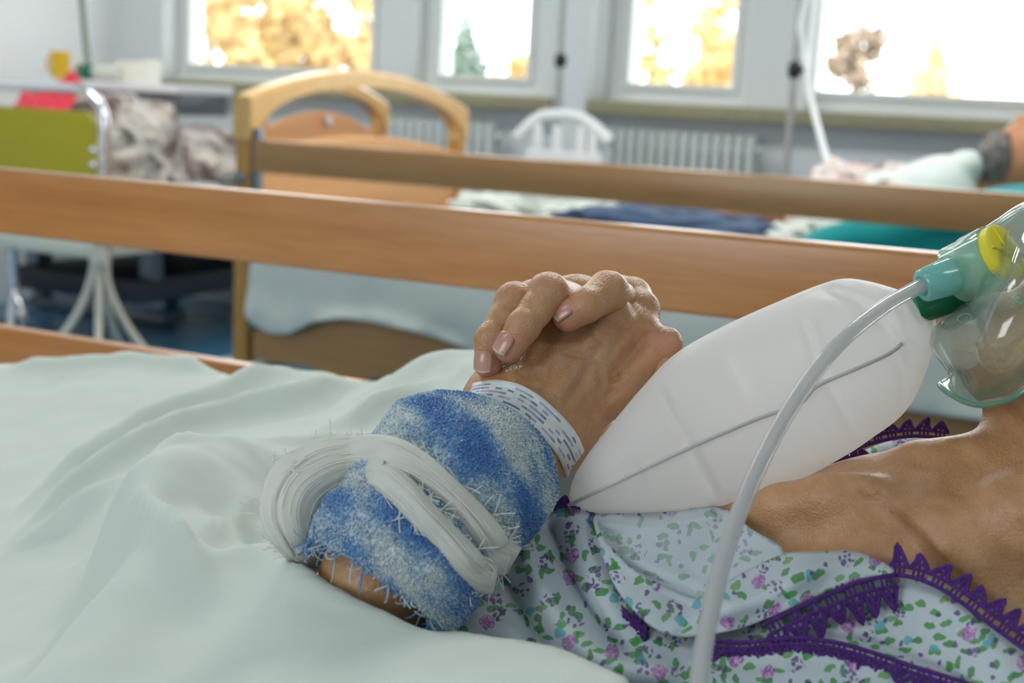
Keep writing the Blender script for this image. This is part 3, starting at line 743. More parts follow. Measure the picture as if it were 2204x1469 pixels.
XA = -1.99; Y2N, Y2F = 2.70, 3.78
bed2 = thing('hospital_bed', 'wooden hospital bed with arched honey coloured end, second bed from camera', 'bed', (-.95, 3.24, 0))
bed_end(bed2, XA, Y2N, Y2F, .985, .085, .895, .045, .335, (M['post'], M['honey'], M['orange']))
bed_end(bed2, .18, Y2N, Y2F, .985, .085, .895, .045, .335, (M['post'], M['honey'], M['orange']))
box('guard_rail', (XA+.035, Y2N-.028, .806), (.14, Y2N-.004, .884), M['rail2'], bed2, .006)
box('guard_rail', (XA+.035, Y2F+.004, .606), (.14, Y2F+.028, .684), M['rail2'], bed2, .006)
box('rail_slide', (XA+.026, Y2N-.02, .42), (XA+.046, Y2N+.0, .91), M['steel'], bed2, .003)
box('rail_slide', (.12, Y2N-.02, .42), (.14, Y2N+.0, .91), M['steel'], bed2, .003)
lathe('rail_button', [(.004, 0), (.014, .003), (.014, .010), (.006, .014)], (XA-.002, Y2N-.022, .79), M['steel'], bed2, (0, -1, 0), 16)
box('side_board', (XA+.03, Y2N-.012, .345), (.15, Y2N+.012, .52), M['rail2'], bed2, .006)
box('side_board', (XA+.03, Y2F-.012, .345), (.15, Y2F+.012, .52), M['rail2'], bed2, .006)
box('mattress', (XA+.04, Y2N+.03, .53), (.14, Y2F-.03, .66), M['mattress'], bed2, .03, 4)
box('mattress_deck', (XA+.04, Y2N+.03, .47), (.14, Y2F-.03, .515), M['dark'], bed2)
for y in (Y2N+.16, Y2F-.16):
    box('chassis_beam', (XA+.25, y-.02, .16), (-.1, y+.02, .21), M['greyplastic'], bed2, .006)
    for x in (XA+.3, -.15):
        box('lift_column', (x-.025, y-.02, .2), (x+.025, y+.02, .48), M['steel'], bed2)
        lathe('wheel', [(.02, -.02), (.07, -.02), (.075, -.01), (.075, .01), (.07, .02), (.02, .02)], (x, y, .075), M['rubber'], bed2, (0, 1, 0), 20)

end_b = thing('bed_end_board', 'pale arched wooden end board standing behind the arched bed end', 'bed end', (-2.42, 3.66, 0))
bed_end(end_b, -2.42, 3.33, 4.02, .985, .07, .95, .07, .06, (M['post'], M['honey'], M['orange']))
for y in (3.33, 4.02): box('foot_block', (-2.62, y-.03, 0), (-2.22, y+.03, .065), M['post'], end_b, .008)
lathe('panel_knob', [(.004, 0), (.016, .004), (.016, .012), (.006, .018)], (-2.408, 3.68, .915), M['white_plastic'], end_b, (1, 0, 0), 16)

# bedding and patient of the second bed
def drape_over(name, label, x0, x1, hem, mat, seed, cat='sheet'):
    """sheet lying on the mattress and hanging over its near side"""
    nx = 140; X = np.linspace(x0, x1, nx); rows = []
    prof = [(3.40, .69), (3.1, .70), (2.85, .69), (2.72, .675), (2.675, .64), (2.662, .58), (2.657, .52)]
    for y, z in prof: rows.append(np.stack([X, np.full(nx, y)+vnoise(np.stack([X*3, np.full(nx, z*9+seed)], 1), 2)*.012, z+vnoise(np.stack([X*4, np.full(nx, y*5+seed)], 1), 2)*.02*(z > .6)], 1))
    hz = hem(X)
    for f in (.35, .7, 1.0): rows.append(np.stack([X, 2.655-.012*f+vnoise(np.stack([X*7, np.full(nx, f+seed)], 1), 2)*.012, .52+(hz-.52)*f], 1))
    V, F = grid_vf(np.array(rows)); o = mesh_obj(name, V, F, mat); solidify(o, .004); subsurf(o, 1); tag(o, label, cat); return o
def hem2(X):
    hx = [-1.97, -1.93, -1.88, -1.82, -1.76, -1.68, -1.6, -1.5, -1.4, -1.3, -1.15, -1.0, -.8, -.5, .1]
    hz = [.47, .44, .425, .43, .465, .485, .487, .48, .465, .44, .41, .41, .43, .45, .46]
    return np.interp(X, hx, hz)
drape_over('draped_sheet', 'pale blue white sheet hanging over the side of the second bed', -1.955, .1, hem2, M['linen2'], 3)
def heap(name, label, cat, c, r, mat, amp=.3, sc=6, seed=0, n=40, parent=None):
    """crumpled cloth heap lying on a surface"""
    U, Vv = np.meshgrid(np.linspace(0, 2*math.pi, n*2), np.linspace(0, 1, n)); c = np.array(c)
    d = np.stack([np.cos(U)*np.sin(Vv*math.pi*.5), np.sin(U)*np.sin(Vv*math.pi*.5), np.cos(Vv*math.pi*.5)], -1)
    nz = vnoise(d*1.3+seed*3.1, sc/3, 3); rd = vnoise(d*2.3+seed, sc/2.2, 2)
    f = 1+amp*nz-amp*.5*np.abs(rd)
    G = c+d*np.array(r)*f[..., None]; G[..., 2] = np.maximum(G[..., 2], c[2])
    V, F = grid_vf(G); o = mesh_obj(name, V, F, mat, parent); tag(o, label, cat); return o
heap('folded_blanket', 'dark blue blanket lying on the second bed between the rails', 'blanket', (-1.03, 3.06, .70), (.34, .26, .085), M['navy'], .35, 5, 2)
heap('crumpled_sheet', 'white crumpled sheet at the foot of the second bed', 'sheet', (-1.42, 3.15, .70), (.22, .26, .085), M['linen2'], .45, 7, 5)
heap('crumpled_sheet', 'white crumpled sheet between blue blanket and teal pillow', 'sheet', (-.66, 3.08, .70), (.15, .24, .075), M['linen2'], .45, 7, 6)
def pillow(name, label, c, r, mat, tilt=0, cat='pillow', rz=0):
    n = 28; U, Vv = np.meshgrid(np.linspace(0, 2*math.pi, n*2), np.linspace(-math.pi/2, math.pi/2, n))
    s = lambda a, e: np.sign(a)*np.abs(a)**e
    G = np.stack([s(np.cos(Vv), .5)*s(np.cos(U), .45), s(np.cos(Vv), .5)*s(np.sin(U), .45), s(np.sin(Vv), .9)], -1)*np.array(r)
    G = G+vnoise(G*9, 1, 2)[..., None]*.015
    ct, st = math.cos(tilt), math.sin(tilt); x, z = G[..., 0].copy(), G[..., 2].copy(); G[..., 0] = x*ct-z*st; G[..., 2] = x*st+z*ct
    if rz:
        cz, sz = math.cos(rz), math.sin(rz); x, y = G[..., 0].copy(), G[..., 1].copy(); G[..., 0] = x*cz-y*sz; G[..., 1] = x*sz+y*cz
    V, F = grid_vf(G+np.array(c)); o = mesh_obj(name, V, F, mat); tag(o, label, cat); return o
pillow('pillow', 'teal pillow under the far patient on the second bed', (-.44, 2.97, .772), (.27, .20, .065), M['teal_cloth'], .30)
heap('knit_blanket', 'pinkish brown and white blanket over the far patient', 'blanket', (-.62, 3.30, .70), (.24, .2, .20), M['patterned2'], .35, 6, 9)
per2 = thing('person', 'far patient in a pale gown lying on the second bed with teal pillow', 'person', (-.3, 3.3, .7))
s = SDF((-1.0, 2.85, .62), (.45, 3.75, 1.2), .009)
hd = np.array([-.25, 3.26, .935]); s.ball(hd, (.10, .078, .095)); s.cone(hd+np.array([-.06, 0, -.05]), hd+np.array([-.14, 0, -.10]), .05, .055, .03)
s.cone((-.44, 3.2, .83), (-.44, 3.46, .83), .075, .075, .04); s.cone((-.46, 3.3, .81), (-.9, 3.3, .76), .09, .08, .05)
s.cone(hd+np.array([-.03, 0, .080]), hd+np.array([-.04, 0, .09]), .014, .012, .01)
s.cone((-.9, 3.25, .76), (-1.0+.05, 3.2, .72), .09, .07, .03)
mesh_obj('body', *s.mesh(), M['skin2'], per2)
s = SDF((-1.0, 2.85, .6), (.3, 3.75, 1.15), .009)
s.cone((-.44, 3.18, .84), (-.44, 3.46, .84), .086, .086, .03); s.cone((-.46, 3.3, .82), (-.72, 3.3, .77), .098, .09, .05)
s.ball((-.39, 3.22, .915), (.045, .07, .035), .02)
mesh_obj('gown', *s.mesh(), M['gown2'], per2)
s = SDF((-.45, 3.05, .78), (.05, 3.42, 1.1), .007)
s.ball(hd+np.array([-.075, -.035, .0]), (.048, .05, .062)); s.ball(hd+np.array([-.03, .05, .05]), (.05, .05, .05), .02)
V, F = s.mesh(); V = V+vnoise(V*40, 1, 2)[:, None]*.008; mesh_obj('hair', V, F, M['hair'], per2)

# ------------------------------------------------------------------ the corner bed with the olive green end
bed3 = thing('hospital_bed', 'metal hospital bed with olive green end panel and chrome tube', 'bed', (-3.7, 4.5, 0))
Yb = 3.6; xr = float(PY(227, 260, Yb)[0]); xl = xr-.94; zt = .972; rr = .13
P = [(xr, Yb, .25), (xr, Yb, zt-rr)]+[(xr-rr+rr*math.cos(a), Yb, zt-rr+rr*math.sin(a)) for a in np.linspace(.15, math.pi/2, 8)]
P += [(xl+rr-rr*math.sin(a), Yb, zt-rr+rr*math.cos(a)) for a in np.linspace(0, math.pi/2-.1, 8)]+[(xl, Yb, zt-rr), (xl, Yb, .25)]
tube('end_tube', P, .0185, M['chrome'], bed3, 16)
V = []; pr = .045; px0, px1, pz0, pz1 = xl+.055, xr-.045, .56, .898
out = []
for cx, cz, a0 in ((px1-pr, pz1-pr, 0), (px0+pr, pz1-pr, math.pi/2), (px0+pr, pz0+pr, math.pi), (px1-pr, pz0+pr, 1.5*math.pi)):
    for a in np.linspace(a0, a0+math.pi/2, 7): out.append((cx+pr*math.cos(a), cz+pr*math.sin(a)))
n = len(out); V = [(x, Yb-.012, z) for x, z in out]+[(x, Yb+.012, z) for x, z in out]
F = [tuple(range(n)), tuple(range(2*n-1, n-1, -1))]+[(i, n+i, n+(i+1) % n, (i+1) % n) for i in range(n)]
mesh_obj('end_panel', V, F, M['green_panel'], bed3, False)
for z in (.82, .77, .62): lathe('panel_bolt', [(.004, 0), (.013, .004), (.013, .012), (.004, .018)], (xr-.022, Yb-.03, z-.05), M['chrome'], bed3, (0, -1, 0), 14)
box('frame_beam', (xr-.06, Yb+.03, .40), (xr-.01, 5.1, .47), M['offwhite'], bed3, .006)
box('frame_beam', (xl+.01, Yb+.03, .40), (xl+.06, 5.1, .47), M['offwhite'], bed3, .006)
box('end_beam', (xl+.02, Yb-.02, .395), (xr-.02, Yb+.03, .455), M['offwhite'], bed3, .006)
box('mattress', (xl+.02, Yb+.05, .50), (xr-.01, 5.1, .64), M['linen2'], bed3, .03, 4)
box('mattress_deck', (xl+.03, Yb+.05, .455), (xr-.02, 5.1, .50), M['dark'], bed3)
box('undercarriage', (xl+.15, Yb+.35, .18), (xr-.15, 4.9, .27), M['dark'], bed3, .01)
for x in (xl+.18, xr-.18):
    for y in (Yb+.45, 4.8): box('lift_column', (x-.03, y-.03, .25), (x+.03, y+.03, .46), M['steel'], bed3)
for (x, y) in ((xl+.12, Yb+.02), (float(PY(28, 640, Yb)[0]), Yb+.0), (xl+.12, 4.95), (xr-.12, 4.95)):
    lathe('wheel', [(.02, -.022), (.068, -.022), (.075, -.012), (.075, .012), (.068, .022), (.02, .022)], (x, y, .075), M['rubber'], bed3, (1, 0, 0), 24)
    tube('wheel_fork', catmull([(x, y, .39), (x, y+.01, .24), (x+.04, y-.0, .17), (x+.045, y, .075)], 5), .018, M['chrome'], bed3, 10)
    tube('brake_pedal', [(x+.03, y-.03, .21), (x+.07, y-.09, .10)], .014, M['chrome'], bed3, 10)
pp = PX(184, 90, xl+.02); lean = PX(176, 0, xl+.02)-pp; lean = lean/lean[2]
tube('drip_pole', [pp+lean*(.42-pp[2]), pp+lean*(1.75-pp[2])], .0125, M['polegreen'], bed3, 14)
blk = thing('patterned_blanket', 'crumpled grey, brown and white patterned blanket on the corner bed', 'blanket', (xr-.24, 4.2, .645))
heap('blanket_heap', None, None, (xr-.25, 3.98, .645), (.25, .32, .30), M['patterned'], .32, 4, 4, 60, parent=blk)
heap('blanket_end', None, None, (xr-.22, 4.55, .645), (.24, .42, .19), M['patterned'], .35, 4, 6, 50, parent=blk)
heap('red_cloth', 'red and pink crumpled cloth behind the chrome tube of the corner bed', 'cloth', (xr-.50, 3.95, .66), (.30, .20, .31), M['pink'], .3, 7, 8)
# bedside table and the things on it
ty = 4.3; tx0, tx1 = float(PY(70, 190, ty)[0]), float(PY(382, 190, ty)[0]); tz = float(PY(300, 178, ty)[2])
tx0 = max(tx0, XL+.02); tbl = thing('overbed_table', 'white overbed table by the window above the corner bed', 'table', (xl-.2, ty+.18, 0))
box('table_top', (tx0, ty, tz-.035), (tx1, ty+.36, tz), M['white_plastic'], tbl, .006)
box('column', (xl-.24, ty+.15, .05), (xl-.18, ty+.21, tz-.03), M['steel'], tbl, .006)
box('support_arm', (xl-.24, ty+.16, tz-.065), (tx1-.05, ty+.20, tz-.035), M['steel'], tbl, .004)
box('base_beam', (xl-.26, ty+.13, .01), (xl+.5, ty+.23, .05), M['steel'], tbl, .006)
box('end_bracket', (tx1-.035, ty+.02, tz-.12), (tx1-.015, ty+.34, tz-.035), M['steel'], tbl, .004)
p = PY(295, 172, ty+.12); cart = thing('paper_carton', 'white paper carton lying on the overbed table', 'carton', (p[0], p[1], tz))
box('carton_body', (p[0]-.075, p[1]-.04, tz), (p[0]+.07, p[1]+.05, tz+.085), M['carton'], cart, .004); box('end_flap', (p[0]+.068, p[1]-.045, tz), (p[0]+.078, p[1]+.055, tz+.095), M['carton'], cart, .002)
p = PY(212, 160, ty+.10); bt = thing('lying_bottle', 'milky bottle with dark green cap lying on the overbed table', 'bottle', (p[0], p[1], tz))
lathe('bottle_body', [(.012, .03), (.022, .045), (.034, .06), (.034, .17), (.028, .18)], (p[0]-.03, ty+.06, tz+.034), M['bottle'], bt, (1, 0, 0)); lathe('cap', [(.026, -.02), (.03, -.015), (.03, .035), (.026, .04)], (p[0]-.03, ty+.06, tz+.034), M['dkgreen_cap'], bt, (1, 0, 0))
p = PY(325, 160, ty+.2); lathe_o = thing('small_jar', 'small dark green jar beside the white carton', 'jar', (p[0], p[1], tz))
lathe('jar_body', [(.028, 0), (.03, .006), (.03, .05), (.024, .056)], (p[0], p[1]+.02, tz), M['dkgreen_cap'], lathe_o); lathe('jar_lid', [(.026, .056), (.026, .066), (.02, .07)], (p[0], p[1]+.02, tz), M['bottle'], lathe_o)
p = PY(130, 150, ty+.16); cup = thing('yellow_cup', 'yellow cup standing on the overbed table behind the red cloth', 'cup', (p[0], p[1], tz))
lathe('cup_body', [(.034, 0), (.038, .004), (.042, .115), (.039, .115), (.034, .01)], (p[0], p[1], tz), M['yellow'], cup); tube('cup_handle', catmull([(p[0]-.04, p[1], tz+.09), (p[0]-.07, p[1], tz+.08), (p[0]-.07, p[1], tz+.04), (p[0]-.038, p[1], tz+.03)], 5), .006, M['yellow'], cup, 8)
p = PY(172, 155, ty+.1); j2 = thing('amber_bottle', 'small brown bottle beside the yellow cup', 'bottle', (p[0], p[1], tz))
lathe('bottle_body', [(.018, 0), (.02, .005), (.02, .05), (.01, .06), (.01, .07)], (p[0], p[1], tz), M['leaf_brown'], j2); lathe('bottle_cap', [(.012, .07), (.012, .085), (.01, .088)], (p[0], p[1], tz), M['carton'], j2)
# wheeled base of a bed lift showing under the beds
base = thing('wheeled_trolley', 'grey blue wheeled trolley base in the shade between the beds', 'trolley', (-2.45, 3.5, 0))
c = PY(470, 640, 2.98); x, y = float(c[0]), 2.98
box('base_beam', (x-.05, y-.02, .19), (x+.08, y+.22, .25), M['greyplastic'], base, .02, 3)
tube('base_arm', catmull([(x-.2, y, .2), (x-.06, y, .235), (x+.04, y, .20), (x+.10, y, .09)], 6), .026, M['greyplastic'], base, 10)
lathe('wheel', [(.02, -.03), (.07, -.03), (.08, -.015), (.08, .015), (.07, .03), (.02, .03)], (x+.09, y, .08), M['greyplastic'], base, (0, 1, 0), 20)
lathe('wheel', [(.02, -.03), (.07, -.03), (.08, -.015), (.08, .015), (.07, .03), (.02, .03)], (x+.05, y+.21, .08), M['greyplastic'], base, (0, 1, 0), 20)
box('wheel_bracket', (x+.03, y+.19, .1), (x+.07, y+.23, .2), M['steel'], base)
# ------------------------------------------------------------------ the near bed
bed1 = thing('hospital_bed', 'near hospital bed with reddish brown wooden guard rails, under the patient', 'bed', (-.55, .68, 0))
YR = 1.16
box('guard_rail', (-1.60, YR, .820), (.62, YR+.024, .896), M['rail'], bed1, .007, 3)
box('guard_rail', (-1.60, YR, .625), (.62, YR+.024, .7095), M['rail'], bed1, .007, 3)
for x in (-1.64, .66):
    for y in (.19, YR+.012): box('post', (x-.03, y-.03, .3), (x+.03, y+.03, .96), M['post'], bed1, .008)
    box('end_panel', (x-.012, .22, .40), (x+.012, YR-.02, .93), M['orange'], bed1, .006)
box('mattress', (-1.58, .21, .44), (.60, 1.13, .575), M['mattress'], bed1, .03, 4)
box('mattress_deck', (-1.58, .21, .40), (.60, 1.13, .438), M['dark'], bed1)
for x in (-1.2, .25):
    for y in (.3, 1.02):
        box('lift_column', (x-.03, y-.03, .12), (x+.03, y+.03, .41), M['steel'], bed1)
        lathe('wheel', [(.02, -.02), (.07, -.02), (.075, -.01), (.075, .01), (.07, .02), (.02, .02)], (x, y, .075), M['rubber'], bed1, (0, 1, 0), 20)

# ------------------------------------------------------------------ bed sheet over the patient's legs and belly
SH = [  # pixel x, pixel y, distance from the camera wall (m): points read off the folds
 (-150,775,1.0),(0,785,1.0),(130,797,1.0),(260,789,1.0),(420,800,1.0),(560,824,1.0),(640,806,.98),(720,812,.97),(790,838,.95),
 (850,800,.87),(900,772,.86),(960,757,.86),(1030,757,.86),(1120,775,.87),
 (100,900,.87),(300,870,.89),(500,868,.89),(650,850,.89),(760,850,.89),(-100,900,.87),
 (50,1000,.77),(200,975,.78),(350,925,.82),(560,905,.81),(700,880,.83),(820,870,.82),
 (900,860,.80),(980,840,.80),(800,945,.74),(700,950,.73),(880,930,.75),(640,942,.73),(420,935,.78),(300,985,.735),
 (480,944,.635),(400,964,.605),(320,1006,.575),(256,1052,.548),
 (560,1010,.625),(600,1070,.618),(420,1050,.555),(370,1090,.530),(515,1075,.575),(450,1120,.530),(438,1182,.500),(510,1172,.543),(560,1120,.575),
 (300,1090,.522),(370,1150,.492),(425,1235,.468),(455,1305,.455),
 (250,1250,.455),(222,1400,.415),(212,1469,.398),(520,1205,.488),(600,1240,.472),(700,1302,.458),(800,1332,.452),(1000,1377,.445),(1200,1420,.438),(1330,1462,.430),
 (610,1165,.530),(680,1230,.505),(780,1302,.490),(900,1364,.474),(592,1112,.572),(692,1190,.530),(822,1290,.505),(955,1356,.480),
 (0,1120,.69),(100,1160,.645),(0,1300,.585),(90,1400,.53),(0,1469,.51),(150,1320,.55),(140,1469,.50),(180,1180,.625),(190,1090,.665),(-150,1200,.62),(-150,1469,.50),
 (300,1469,.405),(500,1400,.425),(600,1469,.403),(800,1440,.415),(1000,1469,.408),(1250,1500,.41),(380,1360,.440)]
_p = np.array([PY(*q) for q in SH])
_extra = np.array([(-1.3, 1.10, .64), (-.9, 1.10, .64), (-.5, 1.10, .64), (-.3, 1.10, .66), (-1.3, .22, .60), (-.8, .20, .60), (-.4, .20, .60), (-.1, .22, .62), (-1.35, .7, .70), (-.3, .95, .70)])
_p = np.vstack([_p, _extra]); SHF = TPS(_p[:, :2], _p[:, 2], 5e-7)
b = [PY(1345, 1474, .432), PY(1200, 1418, .442), PY(1060, 1384, .450), PY(960, 1356, .487), PY(828, 1288, .512), PY(697, 1188, .537), PY(600, 1106, .585), PY(610, 1060, .635), PY(680, 1030, .68), PY(860, 1000, .73), PY(1060, 900, .80), PY(1130, 860, .87)]
bd = [(v[0], v[1]) for v in b]+[(-.30, .97), (-.28, 1.10), (-.7, 1.125), (-1.36, 1.125), (-1.38, .6), (-1.38, .20), (-.7, .19), (-.12, .20), (-.08, .34)]
bd = resample(bd, .006, True); xy, Fs = cdt_fill(bd, .0052)
z = SHF(xy)
def sridge(pts, amp, w):
    """soft ridge (or crease) of the cloth along a line"""
    L = catmull(np.array([PY(*q)[:2] for q in pts]), 6); d = poly_dist(xy, L)
    s0 = np.clip(np.linalg.norm(xy-L[0], axis=1)/.05, 0, 1)*np.clip(np.linalg.norm(xy-L[-1], axis=1)/.05, 0, 1)
    return amp*np.exp(-(d/w)**2)*s0
z += sridge([(820, 845, .89), (640, 885, .83), (500, 920, .80), (330, 1000, .74), (150, 1100, .68), (0, 1200, .63)], .017, .013)
z += sridge([(670, 812, .95), (520, 860, .90), (330, 955, .80), (100, 1070, .71), (0, 1110, .69)], .020, .018)
z -= sridge([(700, 850, .90), (520, 890, .86), (330, 975, .77), (100, 1090, .695)], .010, .014)
z += sridge([(300, 1015, .70), (200, 1075, .67), (60, 1150, .64), (0, 1190, .63)], .010, .008)
z += sridge([(0, 800, .97), (150, 815, .96), (300, 806, .97), (500, 812, .97)], .010, .016)
z += sridge([(970, 800, .83), (880, 860, .80), (780, 905, .77), (650, 940, .74)], .016, .012)
z += sridge([(1000, 770, .85), (900, 800, .85), (820, 860, .84)], .012, .012)
z += sridge([(850, 945, .75), (740, 950, .735), (620, 942, .70), (500, 946, .645)], .007, .007)
z += sridge([(256, 1052, .548), (320, 1006, .575), (400, 964, .605), (480, 944, .635)], .008, .009)
z += sridge([(262, 1060, .543), (300, 1092, .520), (370, 1152, .490), (425, 1237, .466), (455, 1310, .453)], .009, .009)
z += sridge([(425, 1200, .49), (445, 1184, .503), (500, 1140, .545), (562, 1092, .600)], .007, .007)
z -= sridge([(470, 1205, .515), (520, 1170, .548), (590, 1115, .600)], .010, .009)
z += sridge([(470, 1260, .468), (520, 1206, .488), (600, 1241, .472), (700, 1303, .458), (800, 1332, .452)], .008, .012)
z += sridge([(500, 950, .64), (560, 1010, .64), (600, 1070, .645)], .008, .010)
z += sridge([(560, 1120, .575), (660, 1195, .530), (780, 1290, .500)], .004, .006)
z += sridge([(500, 1400, .425), (620, 1330, .440), (700, 1310, .452)], .008, .012)
for pts, amp, w in (([(256, 1052, .548), (320, 1006, .575), (400, 964, .605), (480, 944, .635)], .005, .0050), ([(262, 1060, .543), (300, 1092, .520), (370, 1152, .490), (425, 1237, .466), (455, 1310, .453)], .006, .0055),
                    ([(470, 1260, .468), (520, 1206, .488), (600, 1241, .472), (700, 1303, .458), (800, 1332, .452), (1000, 1378, .445)], .005, .0060), ([(820, 845, .89), (640, 885, .83), (500, 920, .80), (330, 1000, .74), (150, 1100, .68), (0, 1200, .63)], .006, .0060),
                    ([(670, 812, .95), (520, 860, .90), (330, 955, .80), (100, 1070, .71), (0, 1110, .69)], .006, .0070), ([(425, 1200, .49), (445, 1184, .503), (500, 1140, .545), (562, 1092, .600)], .006, .0050),
                    ([(970, 800, .83), (880, 860, .80), (780, 905, .77), (650, 940, .74)], .006, .0060), ([(500, 950, .64), (540, 985, .635), (570, 1030, .63), (600, 1070, .62)], .005, .0050),
                    ([(0, 800, .97), (150, 815, .96), (300, 806, .97), (500, 812, .97)], .006, .0070), ([(300, 1015, .70), (200, 1075, .67), (60, 1150, .64), (0, 1190, .63)], .006, .0050), ([(290, 1030, .68), (180, 1110, .66), (40, 1200, .62)], .005, .0050),
                    ([(1010, 800, .84), (960, 850, .81), (900, 900, .78)], .005, .005), ([(760, 820, .95), (800, 845, .93), (850, 880, .86)], .004, .005), ([(530, 945, .68), (545, 1000, .64)], .004, .005)):
    z += sridge(pts, amp, w)
z += vnoise(xy, 16, 3)*.0045+vnoise(xy*np.array([1, 2.2]), 40, 2)*.0012
shp = mesh_obj('bed_sheet', np.column_stack([xy, z]), Fs, M['sheet'])
tag(shp, 'white crumpled bed sheet pulled over the near patient', 'sheet'); solidify(shp, .0025, -1)

pillow('pillow', 'white pillow propping up the head of the near patient', (.20, .62, .735), (.18, .27, .12), M['sheet'], .45)

# ------------------------------------------------------------------ the patient
per = thing('person', 'near patient lying with clasped hands, in a floral gown under the white sheet', 'person', (-.2, .66, .6))
zp = lambda zx, zy, d: PD(980+zx/3.338, 560+zy/3.338, d)
TOW = -CFW   # towards the viewer
bodyV, bodyF, bodyTip, bodyVein, nv = [], [], [], [], 0
def add_body(V, F, tips=(), veins=()):
    global nv
    tip = np.zeros(len(V)); vein = np.zeros(len(V))
    for t, r in tips: tip = np.maximum(tip, np.exp(-(np.linalg.norm(V-t, axis=1)/r)**2))
    for L, w in veins: vein = np.maximum(vein, np.exp(-(poly_dist(V, L)/w)**2))
    bodyV.append(V); bodyF.append(F+nv); bodyTip.append(tip); bodyVein.append(vein); nv += len(V)

# near (left) hand: back of the hand towards the viewer
lo = np.array([PD(1000, 1000, .60), PD(1480, 560, .76), PD(1000, 560, .76), PD(1480, 1000, .60)])
S = SDF(lo.min(0)-.02, lo.max(0)+.02, .00125)
wr = [PD(1086, 868, .664), PD(1120, 888, .660), PD(1158, 912, .660), PD(1190, 932, .664)]
mc = [PD(1168, 700, .694), PD(1238, 680, .689), PD(1306, 690, .683), PD(1362, 728, .688)]
rm = [.0115, .0125, .0140, .0130]
for w, m, r in zip(wr, mc, rm): S.cone(w, m, .0178, r, .012)
S.cone(mc[0], mc[3], .011, .012, .010)
fa = [PD(1040, 990, .628), PD(900, 1140, .600), PD(810, 1270, .580)]        # forearm
for w in (wr[0], wr[3]): S.cone(w, fa[0], .0178, .022, .014)
S.chain(fa, [.023, .028, .031], .012)
# knuckle heads and fingers turning away
S.ball(PD(1312, 682, .672), .0120, .005); S.ball(PD(1366, 716, .684), .0112, .006); S.ball(PD(1246, 672, .684), .011, .006)
S.chain([PD(1370, 716, .690), PD(1376, 668, .694), PD(1360, 638, .704), PD(1330, 626, .728)], [.0115, .0102, .0098, .009], .003)
S.chain([mc[2], PD(1330, 650, .715), PD(1320, 630, .745)], [.0125, .010, .009], .004)
S.chain([mc[1], PD(1240, 650, .72), PD(1235, 640, .75)], [.012, .010, .009], .004)
S.chain([mc[0], PD(1150, 660, .72), PD(1145, 650, .745)], [.011, .0095, .0085], .004)
# thumb
S.chain([PD(1228, 892, .670), PD(1310, 838, .676), PD(1378, 766, .682), PD(1434, 738, .684)], [.0150, .0138, .0104, .0084], .003)
S.cone(PD(1300, 845, .680), PD(1345, 770, .698), .011, .009, .006)
# web and wrist creases, tendons, knuckle folds
S.pgroove([(1391.9, 723.3), (1369.5, 751.7), (1347.0, 778.7), (1327.5, 799.7)], .0050, .0034)
S.pgroove([(1391.9, 723.3), (1369.5, 751.7), (1347.0, 778.7), (1327.5, 799.7)], .0040, .0016)
S.pgroove([(1327.5, 799.7), (1319.1, 823.6), (1324.5, 840.1), (1318.5, 847.6)], .0034, .0018)
S.pgroove([(1324.5, 840.1), (1342.5, 831.1), (1357.5, 826.6)], .0014, .0016); S.pgroove([(1329.0, 817.6), (1347.0, 810.1)], .0010, .0014); S.pgroove([(1315.5, 844.6), (1303.5, 859.6)], .0010, .0020)
S.pgroove([(1339.5, 799.7), (1357.5, 796.7), (1378.4, 799.7)], .0008, .0016)
for j, m in enumerate(mc):      # extensor tendons
    q0 = [(1105, 850), (1140, 860), (1180, 880), (1210, 900)][j]; q1 = [(1160, 720), (1225, 700), (1295, 690), (1345, 730)][j]
    S.pgroove([(q0[0]*.8+q1[0]*.2, q0[1]*.8+q1[1]*.2), ((q0[0]+q1[0])/2, (q0[1]+q1[1])/2), q1], -.0012, .0034)
for k in range(4): S.pgroove([(1336.5, 679.8), (1354.5, 694.8)] if k == 0 else [(1340+k*9, 680+k*7), (1330+k*12, 700+k*9)], .0007, .0012)
for k in range(9):              # fine dorsal skin lines
    x = 1120+k*24; S.pgroove([(x, 800-k*10), (x+20, 812-k*11), (x+48, 814-k*12)], .0004, .0014)
vv = [[(1105.8, 799.7), (1165.7, 787.7), (1219.7, 751.7), (1267.6, 727.8)], [(1207.7, 859.6), (1237.6, 814.6), (1258.6, 769.7), (1303.5, 739.7)], [(1282.6, 829.6), (1279.6, 793.7), (1303.5, 763.7), (1315.5, 727.8)], [(1273.6, 787.7), (1237.6, 775.7), (1213.7, 769.7)]]
vv = [catmull(np.array([S.hit(*p) for p in L]), 5) for L in vv]
for L in vv: S.groove(L, -.0010, .0022)
V, F = S.mesh()
add_body(V, F, [(PD(1430, 738, .67), .012), ], [(L, .0032) for L in vv])
